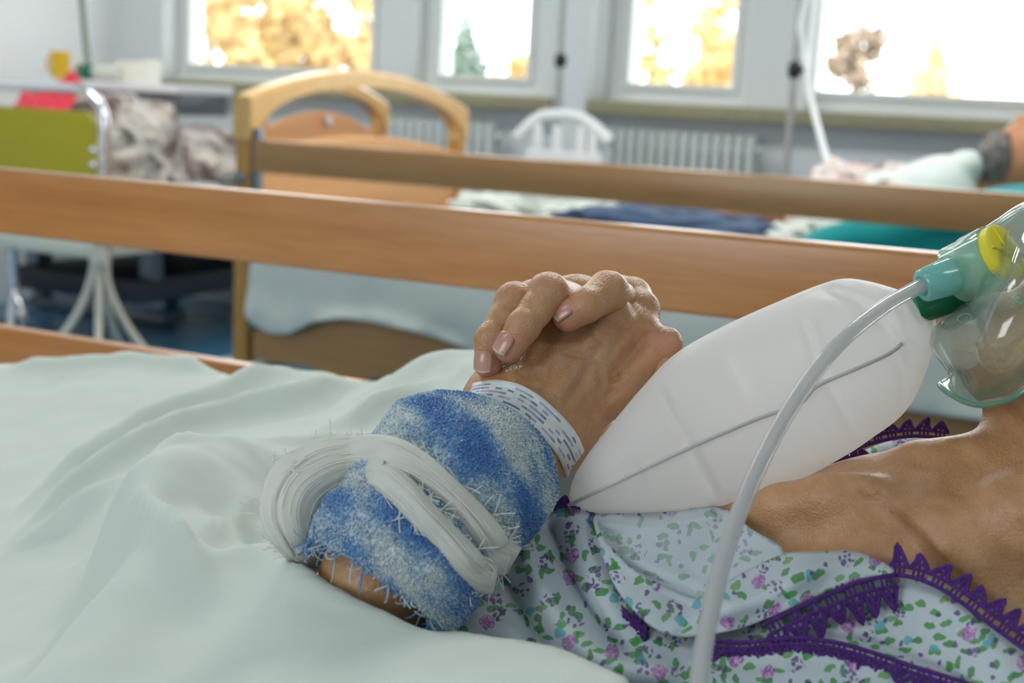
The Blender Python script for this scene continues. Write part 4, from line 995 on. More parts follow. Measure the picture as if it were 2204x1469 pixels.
# far (right) hand: three fingers folded over the near hand
R_ = SDF(lo.min(0)-.03, lo.max(0)+.05, .00125)
fA = [PD(1050, 784, .6500), PD(1056, 732, .6495), PD(1108, 650, .664), PD(1152, 655, .725)]
fB = [PD(1095, 750, .6435), PD(1126, 702, .6425), PD(1180, 632, .656), PD(1240, 650, .722)]
fC = [PD(1222, 682, .6540), PD(1262, 656, .6510), PD(1308, 628, .664), PD(1350, 655, .712)]
rA, rB, rC = [.0068, .0076, .0088, .0095], [.0070, .0079, .0092, .0098], [.0072, .0082, .0092, .0098]
for f, r in ((fA, rA), (fB, rB), (fC, rC)):
    mid = (f[1]+f[2])/2
    R2 = SDF(np.min(f, axis=0)-.03, np.max(f, axis=0)+.03, .00125)
    R2.chain([f[0], f[1], mid, f[2], f[3]], [r[0], r[1], r[1]*1.0, r[2], r[3]], .003)
    R2.ball(f[2], r[2]*1.06, .004)
    ax = norm(f[1]-f[0]); sd = norm(np.cross(ax, TOW))
    for off in (-.0022, 0, .0022):        # fine folds over the end joint
        c0 = f[1]+ax*off; R2.groove([c0+TOW*r[1]*.6-sd*r[1]*.75, c0+TOW*r[1], c0+TOW*r[1]*.6+sd*r[1]*.75], .00045, .0008)
    d2 = norm(f[2]-mid); up2 = norm(np.array([0, 0, 1.0])-d2*d2[2])
    for off in (-.004, -.0015, .0012, .004):
        c0 = f[2]+d2*off; R2.groove([c0+up2*r[2]*.7-norm(np.cross(d2, up2))*r[2]*.7, c0+up2*r[2]*1.02, c0+up2*r[2]*.7+norm(np.cross(d2, up2))*r[2]*.7], .00055, .0009)
    V, F = R2.mesh(); add_body(V, F, [(f[0]+TOW*.003, .011), (f[2]+np.array([0, 0, .006]), .008)])
R_.chain([fA[3], fB[3], fC[3]], [.0105, .011, .0115], .008)
for p in (fA[3], fB[3], fC[3]): R_.cone(p, PD(1210, 830, .765), .0112, .019, .012)
R_.chain([PD(1210, 830, .765), PD(1120, 950, .80), PD(1000, 1100, .83)], [.022, .026, .030], .012)
V, F = R_.mesh(); add_body(V, F)
R3 = SDF(lo.min(0)-.03, lo.max(0)+.05, .0014)
R3.chain([PD(1330, 850, .735), PD(1380, 825, .705), PD(1420, 786, .684)], [.013, .0108, .0088], .004)
V, F = R3.mesh(); add_body(V, F, [(PD(1422, 780, .668), .016)])
# near arm: forearm inside the towel, elbow, upper arm and shoulder under the gown
e0 = PD(826, 1250, .594); ap = [PD(1010, 1020, .624), PD(890, 1150, .600), e0, e0+np.array([-.012, .045, -.075]), PD(1200, 1690, .665), PD(1950, 1650, .625)]
A_ = SDF(np.min(ap, axis=0)-.06, np.max(ap, axis=0)+.06, .0032); A_.chain(ap, [.024, .027, .026, .027, .040, .050], .012)
V, F = A_.mesh(); add_body(V, F)
# chest, throat, jaw, head
lo = np.array([PD(1450, 1500, .52), PD(2800, 300, .78), PD(1450, 1000, .78), PD(2800, 1500, .52)])
T = SDF(lo.min(0)-.02, lo.max(0)+.02, .0021)
T.chain([PD(1480, 1425, .675), PD(1600, 1372, .665), PD(1760, 1327, .655), PD(1925, 1268, .64)], [.060, .060, .060, .0605], .02)
T.chain([PD(1925, 1268, .64), PD(2075, 1240, .635), PD(2330, 1150, .63), PD(2560, 1000, .63)], [.059, .0560, .056, .060], .02)
T.chain([PD(1560, 1500, .68), PD(1800, 1480, .67), PD(2060, 1450, .645), PD(2300, 1430, .625)], [.07, .068, .064, .06], .03)
T.cone(PD(2196, 1010, .632), PD(2252, 890, .634), .018, .030, .012)
T.cone(PD(1985, 1004, .630), PD(2085, 1002, .630), .011, .012, .012)
# collar bones and neck cords
T.chain([PD(1560, 1128, .645), PD(1680, 1100, .626), PD(1780, 1082, .614), PD(1870, 1060, .604)], [.008, .0100, .0105, .007], .012)
T.chain([PD(1900, 1130, .598), PD(2040, 1150, .588), PD(2204, 1110, .580), PD(2380, 1000, .580)], [.005, .009, .010, .012], .024)
T.cone(PD(2158, 735, .636), PD(2180, 765, .636), .0235, .025, .006)
for d in (.592, .685): T.chain([PD(2190, 765, .636), PD(2350, 850, d), PD(2480, 800, d)], [.022, .025, .027], .010)
T.ball(PD(2360, 765, .638), .040, .01)
T.ball(PD(2660, 690, .638), (.090, .072, .088), .03)                       # skull
T.chain([PD(2420, 680, .638), PD(2520, 580, .638), PD(2600, 520, .638)], [.036, .041, .046], .016)
T.chain([PD(2470, 450, .638), PD(2400, 478, .638), PD(2352, 508, .638)], [.008, .0085, .0105], .010)   # nose
T.cone(PD(2262, 628, .630), PD(2262, 628, .648), .010, .010, .008); T.cone(PD(2236, 664, .630), PD(2236, 664, .648), .010, .010, .008)   # lips
T.chain([PD(2560, 425, .604), PD(2556, 412, .638), PD(2560, 425, .672)], [.010, .009, .010], .014)      # brow
for d in (.610, .666):
    T.ball(PD(2502, 470, d), .014, .010, sub=True); T.ball(PD(2516, 486, d), .0125, .003)               # eyes
for d in (.566, .710): T.ball(PD(2690, 740, d), (.012, .010, .028), .006)                               # ears
for k in range(10):   # skin folds running from the collar bone to the neck
    x = 1880+k*16+(k % 3)*6; y = 1085+k*10
    T.pgroove([(x-80, y-45), (x-10, y+25), (x+60, y+95), (x+115, y+150)], .0012+.0008*(k % 2), .0032)
T.pgroove([(2084, 975), (2062, 1050), (2090, 1120), (2150, 1200), (2210, 1280), (2250, 1340)], .0030, .0080)
T.pgroove([(2075, 1060), (2140, 1110), (2204, 1150), (2260, 1180)], .0020, .0050)
T.pgroove([(1970, 985), (2010, 978), (2075, 965)], .0022, .0040); T.pgroove([(1990, 1000), (2040, 992), (2080, 986)], .0020, .0036)
T.pgroove([(1600, 1150), (1720, 1132), (1810, 1118), (1880, 1095)], .0030, .0100)
for k in range(5): T.pgroove([(1660+k*60, 1180-k*6), (1720+k*60, 1172-k*6), (1780+k*60, 1176-k*6)], .0008, .0036)
V, F = T.mesh(); add_body(V, F)
body = mesh_obj('body', np.vstack(bodyV), np.vstack(bodyF), M['skin'], per, colors={'tip': np.concatenate(bodyTip), 'vein': np.concatenate(bodyVein)})
# grey hair round the back of the head (out of frame)
hc = PD(2700, 680, .638); Hh = SDF(hc-.13, hc+.13, .004); Hh.ball(hc, (.094, .080, .094), .01); Hh.ball(PD(2490, 560, .638), .088, .02, sub=True); V, F = Hh.mesh(); mesh_obj('hair', V+vnoise(V*60, 1, 2)[:, None]*.005, F, M['hair'], per)
# finger nails
def nail(f, r, dors, width=.90, length=.0115, over=.55, R=1.03):
    ax = norm(f[0]-f[1]); dors = norm(dors-ax*(dors @ ax)); sd = np.cross(ax, dors); V = []; uv = []; nu, nv2 = 11, 12
    end = f[0]+ax*r*over; G = np.zeros((nv2, nu, 3))
    for i in range(nv2):
        v = i/(nv2-1); wv = width*(1-.35*max(0, (.28-v)/.28)**2)
        for j in range(nu):
            u = -1+2*j/(nu-1); vv_ = v
            if v > .85: vv_ = v-.10*(u*u)*(v-.85)/.15
            if v < .2: vv_ = v+.16*(u*u)*(.2-v)/.2
            a = u*wv*.72; rr = r*R*(1+.02*math.sin(v*math.pi))-(.0009*(1-v)**4)
            rr *= 1-.10*v*v
            G[i, j] = end-ax*length*(1-vv_)+sd*math.sin(a)*rr*1.02+dors*math.cos(a)*rr; uv.append((j/(nu-1), v))
    V, F = grid_vf(G); o = mesh_obj('fingernail', V, F, M['nail'], per, uv=uv); solidify(o, .0005, 1); return o
nail(fA, .0073, -.38*CRT+.10*CUP+.92*TOW); nail(fB, .0077, -.62*CRT+.12*CUP+.78*TOW); nail(fC, .0080, -.42*CRT+.50*CUP+.75*TOW)
nail([PD(1436, 737, .684), PD(1385, 765, .682)], .0082, .85*CRT+.40*CUP-.35*TOW, .9, .010)
# ------------------------------------------------------------------ cloth panels with their own depth
def panel(name, outline, depth_pts, mat, parent, step=9, folds=(), thick=.0012, lam=1e-5, wr=.0012, smooth_outline=4, seed=0, uvrot=0.0):
    """cloth panel: outline and depths read off the photograph, laid out in space; folds = (line, amplitude towards the viewer, width in px)"""
    out = np.asarray(outline, float)
    if smooth_outline: out = catmull(out, smooth_outline, True)
    out = resample(out, step, True); q, F = cdt_fill(out, step)
    dp = np.asarray(depth_pts, float); D = TPS(dp[:, :2], dp[:, 2], lam); d = D(q)
    for L, amp, w in folds:
        L = catmull(np.asarray(L, float), 6); ds = poly_dist(q, L); d = d-amp*np.exp(-(ds/w)**2)
    P = np.array([PD(a, b, c) for (a, b), c in zip(q, d)])
    P = P+np.outer(vnoise(P*np.array([1, 1, 1])+seed, 28, 3)*wr, TOW)
    c, s = math.cos(uvrot), math.sin(uvrot); m = q*.6/FPX; uv = np.stack([m[:, 0]*c-m[:, 1]*s+seed*.37, m[:, 0]*s+m[:, 1]*c], 1)
    o = mesh_obj(name, P, F, mat, parent, uv=uv)
    if thick: solidify(o, thick)
    return o
gown = panel('gown', [(955, 1365), (1020, 1270), (1090, 1165), (1170, 1110), (1215, 1083), (1300, 1098), (1420, 1104), (1545, 1090), (1612, 1135), (1690, 1190), (1760, 1196), (1830, 1190), (1885, 1208), (1925, 1232), (1985, 1240), (2050, 1275), (2120, 1330), (2204, 1392), (2340, 1470), (2460, 1560), (2480, 1900), (1800, 1950), (1300, 1900), (1060, 1600), (960, 1440)],
  [(1545, 1090, .634), (1420, 1104, .632), (1300, 1098, .634), (1215, 1083, .640), (1612, 1135, .612), (1690, 1190, .598), (1830, 1190, .589), (1925, 1232, .572), (2050, 1275, .558), (2204, 1392, .530), (2330, 1500, .505), (2480, 1600, .50), (2480, 1900, .50), (1800, 1950, .52), (1300, 1900, .55), (1170, 1110, .642), (1090, 1165, .640), (955, 1365, .600),
   (1150, 1300, .605), (1300, 1250, .600), (1450, 1250, .592), (1600, 1300, .575), (1800, 1330, .560), (2000, 1370, .545), (1200, 1430, .565), (1500, 1430, .548), (1800, 1450, .535), (2100, 1460, .520), (1200, 1600, .55), (1600, 1640, .52), (2200, 1640, .50), (960, 1440, .595)],
  M['floral'], per, 9, [
   ([(1120, 1170), (1160, 1260), (1215, 1350), (1300, 1430), (1420, 1455)], .016, 32), ([(1190, 1140), (1232, 1240), (1285, 1330), (1340, 1400)], -.014, 15),
   ([(1240, 1120), (1260, 1200), (1300, 1290)], .006, 30), ([(1060, 1200), (1110, 1290), (1165, 1390)], -.012, 18), ([(1000, 1310), (1080, 1360), (1180, 1420)], .005, 28),
   ([(1540, 1372), (1700, 1375), (1850, 1382), (1960, 1420), (2080, 1469)], -.005, 14), ([(1560, 1420), (1750, 1410), (1900, 1450)], .007, 34),
   ([(1700, 1360), (1850, 1330), (1960, 1300), (2060, 1340), (2160, 1420)], .006, 44), ([(1930, 1250), (2010, 1280), (2090, 1340)], .004, 22)], seed=1)
# turned out inside of the far front edge
fp = panel('open_front', [(1284, 1108), (1400, 1112), (1545, 1093), (1618, 1140), (1686, 1190), (1600, 1250), (1510, 1300), (1440, 1290), (1370, 1240), (1320, 1190), (1290, 1150)],
  [(1284, 1108, .628), (1400, 1112, .626), (1545, 1093, .628), (1618, 1140, .606), (1686, 1190, .593), (1510, 1300, .576), (1400, 1180, .606), (1320, 1190, .612), (1500, 1180, .603), (1440, 1290, .586)],
  M['floral_back'], gown, 8, [([(1290, 1128), (1400, 1140), (1540, 1112)], .0035, 9), ([(1560, 1130), (1500, 1220), (1480, 1290)], -.003, 30), ([(1330, 1190), (1420, 1230), (1510, 1260)], .003, 16)], seed=2)
# collar lying open: two lobes meeting at the tube
cl = panel('collar', [(1284, 1112), (1294, 1150), (1330, 1196), (1372, 1232), (1440, 1268), (1508, 1290), (1545, 1268), (1600, 1234), (1690, 1194), (1760, 1190), (1832, 1188), (1885, 1205), (1924, 1232), (1850, 1245), (1760, 1280), (1670, 1322), (1590, 1352), (1520, 1366), (1455, 1368), (1405, 1348), (1362, 1310), (1325, 1262), (1300, 1205), (1284, 1150), (1278, 1120)],
  [(1284, 1112, .622), (1294, 1150, .612), (1372, 1232, .592), (1440, 1268, .584), (1508, 1290, .572), (1600, 1234, .574), (1690, 1194, .582), (1832, 1188, .578), (1924, 1232, .563), (1850, 1245, .556), (1760, 1280, .552), (1670, 1322, .550), (1590, 1352, .548), (1455, 1368, .553), (1362, 1310, .570), (1300, 1205, .600), (1720, 1235, .556), (1560, 1310, .550), (1420, 1310, .566)],
  M['floral'], gown, 7, [([(1924, 1232), (1840, 1215), (1740, 1230), (1640, 1285), (1560, 1310)], .006, 22), ([(1500, 1362), (1530, 1320), (1545, 1290)], .003, 12), ([(1284, 1112), (1300, 1170), (1380, 1240), (1500, 1300)], .002, 8), ([(1450, 1350), (1500, 1325)], .003, 12)], seed=3, uvrot=.6, thick=.0016)
# far side of the collar behind the throat
fc = panel('far_collar', [(1780, 1010), (1830, 985), (1900, 955), (1975, 940), (2040, 950), (2060, 1000), (1960, 1050), (1840, 1060)],
  [(1780, 1010, .70), (1900, 955, .715), (2040, 950, .72), (1960, 1010, .70), (1860, 1030, .69)], M['floral'], gown, 9, [([(1820, 1000), (1900, 975), (2000, 965)], .004, 10)], seed=4)
# purple lace edging: a net band with pointed teeth, every tooth with real holes
def lace(path, width, tooth, side, name='lace_trim', parent=gown, back=0.0, round_=False):
    width *= 1.0+.0*back
    P = resample(catmull(np.array([PD(*p) for p in path]), 10), tooth); T_, N_, B_ = frames(P); n = len(P)
    view = norm(P-CAM); S_ = norm(np.cross(view, T_))*side
    parts = []
    def strand(pts, r): parts.append(tube_vf(catmull(np.array(pts), 3), r, 5, False))
    strand(list(P), .0010); strand([p+s*width*.30 for p, s in zip(P, S_)], .0008)
    for i in range(n-1):
        a, b = P[i], P[i+1]; s = (S_[i]+S_[i+1])/2; m = (a+b)/2; t = b-a
        j_ = random.uniform(-.28, .28); tip = m+t*j_+s*width*random.uniform(.80, 1.12)-view[i]*(back+random.uniform(-.001, .002))
        # filled net of the tooth
        k = .30
        if round_: strand([a+s*width*k, a+t*.08+s*width*.6, m+s*width, b-t*.08+s*width*.6, b+s*width*k], .0010)
        else: strand([a+s*width*k, a+t*.2+s*width*.55, tip, b-t*.2+s*width*.55, b+s*width*k], .0009)
        strand([m+s*width*k, tip], .0008)
        for f in (.25, .5, .75): strand([a+t*f, a+t*f+s*width*k], .0006)
        strand([a+t*.22+s*width*.5, b-t*.22+s*width*.5], .0007); strand([a+t*.34+s*width*.7, b-t*.34+s*width*.7], .0006)
        strand([a+t*.15+s*width*k, a+t*.4+s*width*.62], .0006); strand([b-t*.15+s*width*k, b-t*.4+s*width*.62], .0006)
    V, F = join_vf(parts); return mesh_obj(name, V, F, M['lace'], parent)
lace([(1640, 1346, .546), (1700, 1316, .546), (1780, 1280, .548), (1850, 1252, .551), (1925, 1236, .556)], .0150, .0090, 1)
lace([(1915, 1236, .560), (1975, 1244, .552), (2045, 1278, .546), (2120, 1334, .535), (2204, 1395, .52), (2290, 1450, .51)], .0120, .0080, -1)
lace([(1512, 1376, .545), (1600, 1382, .543), (1700, 1372, .540), (1790, 1380, .536), (1880, 1404, .530), (1960, 1432, .525), (2040, 1456, .52), (2110, 1480, .515)], .0075, .0085, 1, round_=True)
lace([(1395, 1352, .562), (1350, 1345, .574), (1310, 1352, .585), (1305, 1385, .585), (1345, 1400, .575)], .0100, .0060, -1, back=-.002)
lace([(1385, 1350, .565), (1355, 1356, .574), (1325, 1362, .582)], .0085, .0060, 1)
lace([(1250, 1092, .630), (1215, 1086, .634), (1185, 1100, .638), (1172, 1118, .640)], .0050, .0050, 1)
lace([(1805, 985, .69), (1850, 962, .70), (1905, 946, .71), (1970, 938, .715), (2040, 944, .718)], .0105, .0095, -1)
lace([(1790, 1000, .686), (1830, 996, .688), (1870, 985, .692)], .006, .006, -1)

# ------------------------------------------------------------------ identity band on the wrist
BU = catmull(np.array([(1012, 826), (1058, 818), (1110, 824), (1160, 850), (1205, 890), (1240, 932), (1260, 976)], float), 8)
BL = catmull(np.array([(996, 868), (1040, 866), (1085, 878), (1130, 905), (1172, 945), (1202, 985), (1220, 1026)], float), 8)
nF = len(BU); nV = 7; G = np.zeros((nV, 2*nF-1, 3)); uv = []
for i in range(nV):
    v = i/(nV-1)
    for j in range(2*nF-1):
        k = j if j < nF else 2*nF-2-j; q = BL[k]*(1-v)+BU[k]*v; u = 2*k/(nF-1)-1; w = math.sqrt(max(0, 1-u*u))
        if j < nF: dpt = min(.660-.0235*w, float((S.hit(*q)-CAM) @ CFW)-.0011 if abs(u) < .93 else 9)
        else:
            dpt = .660+.022*w; q = q+np.array([-30, 34])*w          # far side sits lower on the wrist
        G[i, j] = PD(q[0], q[1], dpt); uv.append((j/(2*nF-2), v))
V, F = grid_vf(G); idb = mesh_obj('identity_bracelet', V, F, M['band'], uv=uv); solidify(idb, .0006)
tag(idb, 'white printed plastic identity bracelet around the wrist', 'bracelet')

# ------------------------------------------------------------------ terry towel wrapped round the forearm
AX = catmull(np.array([PD(812, 1272, .580), PD(850, 1200, .585), PD(895, 1125, .594), PD(950, 1062, .605), PD(1002, 1013, .616), PD(1046, 970, .626)]), 14)
T_, N_, B_ = frames(AX, TOW); m = len(AX); nth = 140; s01 = np.linspace(0, 1, m)
RX = np.interp(s01, [0, .15, .3, .6, .8, .93, 1], [.0355, .0385, .0410, .0415, .0420, .0395, .0330]); RY = RX*np.interp(s01, [0, .9, 1], [.84, .84, .80])
th = np.arange(nth)*2*math.pi/nth; SS, TH = np.meshgrid(s01, th, indexing='ij')
skew = .016*np.sin(TH-.35)                                   # the cut end runs slantwise
nz = vnoise(np.stack([np.cos(TH)*1.4, np.sin(TH)*1.4, SS*4.5], -1), 1.3, 3)
lump = .0022*nz+.0010*np.sin(SS*9+2*np.cos(TH))
binder = np.exp(-((SS-(.42+.10*np.sin(TH)))/.05)**2)         # pulled in under the gauze tie
Rr = lump-binder*.0030
def towel_pt(off=0.0):
    rx = RX[:, None]+Rr+off; ry = RY[:, None]+Rr+off
    return AX[:, None, :]+N_[:, None, :]*(ry*np.cos(TH))[..., None]+B_[:, None, :]*(rx*np.sin(TH))[..., None]-T_[:, None, :]*(.35*skew*(1-SS)**2)[..., None]+T_[:, None, :]*((.011*np.cos(TH)+.007*np.sin(TH)-.002)*SS**4)[..., None]
TG = towel_pt()
blue = .41+.95*vnoise(np.stack([np.cos(TH)*1.1+SS*1.5, np.sin(TH)*1.1, SS*7.0+.9*np.sin(TH)], -1), 1.25, 3)
blue += .42*np.exp(-((SS-.99)/.06)**2)+.42*np.exp(-((SS-(.70+.06*np.sin(TH-1)))/.06)**2)*(np.sin(TH-.3) > -.4)-.25*np.exp(-((SS-.84)/.05)**2)+.22*np.exp(-((SS-.23)/.05)**2)
V = TG.reshape(-1, 3); F = [(i*nth+j, i*nth+(j+1) % nth, (i+1)*nth+(j+1) % nth, (i+1)*nth+j) for i in range(m-1) for j in range(nth)]
tow = thing('towel_wrap', 'marbled blue and white terry towel wrapped around the forearm', 'towel', tuple(AX[0]))
ts = mesh_obj('towel_cloth', V, F, M['terry'], tow, colors={'blue': np.clip(blue, 0, 1).ravel()}); solidify(ts, .004, -1)
# terry loops: fine pile standing on the cloth
def pile(n, h, r, seed):
    rng = np.random.default_rng(seed); fi = rng.random(n)*(m-1.01); fj = rng.random(n)*nth
    i0 = fi.astype(int); j0 = fj.astype(int); di = (fi-i0)[:, None]; dj = (fj-j0)[:, None]
    g = lambda A: A[i0, j0 % nth]*(1-di)*(1-dj)+A[i0+1, j0 % nth]*di*(1-dj)+A[i0, (j0+1) % nth]*(1-di)*dj+A[i0+1, (j0+1) % nth]*di*dj
    P = g(TG); b = g(np.clip(blue, 0, 1)[..., None])[:, 0]; nn = norm(P-AX[np.clip(i0, 0, m-1)]); keep = (nn @ TOW) > -.45; P, nn, b = P[keep], nn[keep], b[keep]; n = len(P)
    lean = norm(nn+rng.normal(size=(n, 3))*.55); u = norm(np.cross(lean, rng.normal(size=(n, 3)))); w = np.cross(lean, u); hh = h*(.6+.8*rng.random(n))[:, None]; curl = norm(lean+u*1.2)
    ring = lambda c, rr: np.stack([c+u*rr, c-u*rr*.5+w*rr*.87, c-u*rr*.5-w*rr*.87], 1)
    A, B, C = ring(P-nn*.0004, r), ring(P+lean*hh*.65, r), ring(P+lean*hh*.85+curl*hh*.35, r*.6)
    V = np.concatenate([A, B, C], 1).reshape(-1, 3); k = np.arange(n)[:, None]*9; F = []
    for lv in (0, 3):
        for q in range(3): F.append(np.concatenate([k+lv+q, k+lv+(q+1) % 3, k+lv+3+(q+1) % 3, k+lv+3+q], 1))
    F = np.vstack(F).tolist()+np.concatenate([k+6, k+7, k+8], 1).tolist()
    return V, F, np.repeat(np.clip(b+rng.normal(size=n)*.13, 0, 1), 9)
V, F, bl = pile(42000, .0009, .00050, 5)
pl = mesh_obj('terry_pile', V, F, M['terry'], tow, colors={'blue': bl}); pl['kind'] = 'stuff'
# frayed threads at the cut end
rng = np.random.default_rng(11); parts = []
for k in range(230):
    j = rng.integers(nth); p = TG[0, j]; nn = norm(p-AX[0])
    if nn @ TOW < -.5: continue
    d = norm(-T_[0]*1.0+nn*.5+rng.normal(size=3)*.7); e = norm(rng.normal(size=3)); L = .0025+.006*rng.random()
    parts.append(tube_vf(catmull([p, p+d*L*.5+e*L*.2, p+d*L*.8+e*L*.6, p+d*L*.7+e*L*.9], 3), .00022+.0002*rng.random(), 4, False))
fr = mesh_obj('frayed_edge', *join_vf(parts), M['bluethread'], tow); fr['kind'] = 'stuff'

# ------------------------------------------------------------------ gauze strip tied over the towel
gz = thing('gauze_tie', 'white frayed gauze strip tied around the blue towel', 'gauze', tuple(PD(640, 1180, .60)))
def on_towel(px, py, lift=.0025):
    """point of the towel's front surface seen at a pixel, lifted a little"""
    q = TG.reshape(-1, 3); v = q-CAM; z = v @ CFW; x = IW/2+FPX*(v @ CRT)/z; y = IH/2-FPX*(v @ CUP)/z
    c = np.argsort((x-px)**2+(y-py)**2)[:24]; i = c[np.argmin(z[c])]; return PD(px, py, z[i]-lift)
def strap(name, pts, w, th=.0016, seed=0, curl=.25):
    P = catmull(np.array(pts), 9); T2, N2, B2 = frames(P, TOW); n = len(P); nu = 22; w = np.interp(np.linspace(0, 1, n), np.linspace(0, 1, len(w)), w); rng = np.random.default_rng(seed)
    view = norm(CAM-P); S2 = norm(np.cross(T2, view)); G = np.zeros((n, nu, 3))
    for j in range(nu):
        u = -1+2*j/(nu-1); rip = vnoise(np.stack([np.full(n, u*5+seed), np.linspace(0, 3, n)], 1), 1.6, 2)
        G[:, j] = P+S2*(u*w)[:, None]+view*(.0030*np.cos(u*1.4)+rip*.0016-curl*.010*u*u)[:, None]
    o = mesh_obj(name, *grid_vf(G), M['gauze'], gz); solidify(o, th); 
    # loose threads along both edges
    parts = []
    for k in range(int(n*2.2)):
        i = rng.integers(1, n-1); sgn = rng.choice([-1, 1]); p = G[i, 0 if sgn < 0 else -1]; L = .002+.007*rng.random()**2
        d = norm(S2[i]*sgn*.6+T2[i]*rng.normal()*1.2+view[i]*.3*rng.random()); e = norm(rng.normal(size=3))
        parts.append(tube_vf(catmull([p, p+d*L*.5+e*L*.2, p+d*L+e*L*.5], 3), .00020, 4, False))
    for k in range(16):   # drawn threads lying along the strip
        u = rng.uniform(-.9, .9); j = int((u+1)/2*(nu-1)); parts.append(tube_vf(G[:, j]+view*.0009+vnoise(G[:, j]*90+k, 1, 2)[:, None]*.0010*view, .00020, 4, False))
    t = mesh_obj('loose_threads', *join_vf(parts), M['thread'], o); t['kind'] = 'stuff'; return o
back = CFW*.022
e1, e2 = on_towel(1066, 1190, .001), on_towel(1030, 1235, .001)
L1 = [PD(668, 1215, .600), PD(640, 1165, .584), PD(622, 1105, .580), PD(640, 1045, .581), PD(700, 1002, .586), PD(770, 986, .590), on_towel(838, 982, .004), on_towel(905, 1012), on_towel(965, 1060), on_towel(1015, 1112), on_towel(1050, 1160), e1, e1+back*.5+CRT*.006-CUP*.004, e1+back*1.2+CRT*.004-CUP*.006]
strap('gauze_band', L1, [.0050, .0085, .0120, .0130, .0120, .0100, .0085, .0068, .0060, .0062, .0072, .0080, .007, .006], seed=1, curl=.35)
L2 = [PD(700, 1205, .602), PD(672, 1150, .594), PD(664, 1085, .592), PD(702, 1035, .594), PD(765, 1012, .595), on_towel(812, 1018, .003), on_towel(860, 1052), on_towel(910, 1104), on_towel(957, 1152), on_towel(1000, 1202), e2, e2+back*.5+CRT*.006-CUP*.004, e2+back*1.2+CRT*.004-CUP*.006]
strap('gauze_band', L2, [.0050, .0080, .0085, .0080, .0072, .0066, .0060, .0056, .0056, .0060, .0062, .006, .005], seed=2, curl=.25)
L3 = [PD(690, 1222, .603), PD(652, 1180, .588), PD(640, 1120, .584), PD(660, 1062, .585), PD(715, 1018, .590), PD(780, 1000, .594), on_towel(826, 1000, .003)]
strap('gauze_band', L3, [.0045, .0075, .0085, .0085, .0075, .0060, .0045], seed=3, curl=.5)
for pts in ([(700, 1000, .586), (660, 985, .582), (635, 1000, .580), (622, 985, .58)], [(690, 1005, .585), (640, 1015, .578), (625, 1005, .577)], [(1020, 1240, .572), (1050, 1215, .572), (1062, 1235, .572), (1035, 1262, .572), (1000, 1270, .574)], [(1015, 1245, .573), (1058, 1232, .571), (1045, 1262, .572), (1010, 1262, .573)],
            [(1030, 1080, .585), (1055, 1066, .583), (1058, 1085, .583), (1048, 1100, .586)], [(845, 945, .578), (880, 985, .576), (930, 1010, .576)]):
    tube('stray_thread', catmull(np.array([PD(*p) for p in pts]), 7), .00045, M['thread'], gz, 5)
# ------------------------------------------------------------------ oxygen mask with reservoir bag and tubing
msk = thing('oxygen_mask', 'green tinted oxygen mask with milky reservoir bag and clear tube', 'oxygen mask', tuple(PD(2150, 700, .63)))
RG = [  # rings from the rim to the port: top, top-near, near, chin-near, chin, chin-far, far, far-top
 [(2440, 410, .645), (2400, 640, .592), (2225, 826, .588), (2110, 872, .610), (2024, 830, .645), (2060, 800, .675), (2200, 640, .700), (2330, 470, .690)],
 [(2420, 425, .645), (2380, 640, .596), (2220, 815, .592), (2110, 858, .612), (2043, 838, .645), (2075, 790, .672), (2200, 640, .695), (2330, 480, .688)],
 [(2400, 425, .645), (2350, 630, .590), (2200, 770, .584), (2100, 815, .600), (2050, 812, .640), (2060, 770, .668), (2190, 620, .692), (2320, 470, .685)],
 [(2330, 420, .642), (2290, 580, .586), (2170, 710, .582), (2060, 760, .604), (2006, 745, .638), (2040, 700, .665), (2150, 580, .685), (2260, 450, .678)],
 [(2220, 435, .638), (2210, 530, .592), (2140, 640, .590), (2060, 700, .610), (2018, 700, .636), (2050, 660, .658), (2110, 560, .675), (2170, 470, .668)],
 [(2152, 474, .636), (2166, 540, .602), (2138, 612, .602), (2085, 664, .614), (2052, 672, .636), (2075, 640, .653), (2108, 560, .664), (2130, 498, .658)],
 [(2112, 498, .634), (2128, 545, .610), (2116, 604, .609), (2096, 646, .618), (2080, 650, .634), (2086, 612, .648), (2098, 560, .653), (2106, 515, .648)]]
K = np.array([[PD(*p) for p in r] for r in RG])
K = np.array([catmull(r, 8, True) for r in K]); K = np.stack([catmull(K[:, j], 7) for j in range(K.shape[1])], 1)   # rings x around
mI, nJ = K.shape[:2]
F = [(i*nJ+j, i*nJ+(j+1) % nJ, (i+1)*nJ+(j+1) % nJ, (i+1)*nJ+j) for i in range(mI-1) for j in range(nJ)]
sh = mesh_obj('mask_shell', K.reshape(-1, 3), F, M['mask'], msk); solidify(sh, .0013)
tube('mask_rim', np.vstack([K[0], K[0][:1]]), .0013, M['mask_rim'], msk, 8, False)
tube('collar_edge', np.vstack([K[-1], K[-1][:1]]), .0007, M['mask_rim'], sh, 8, False)
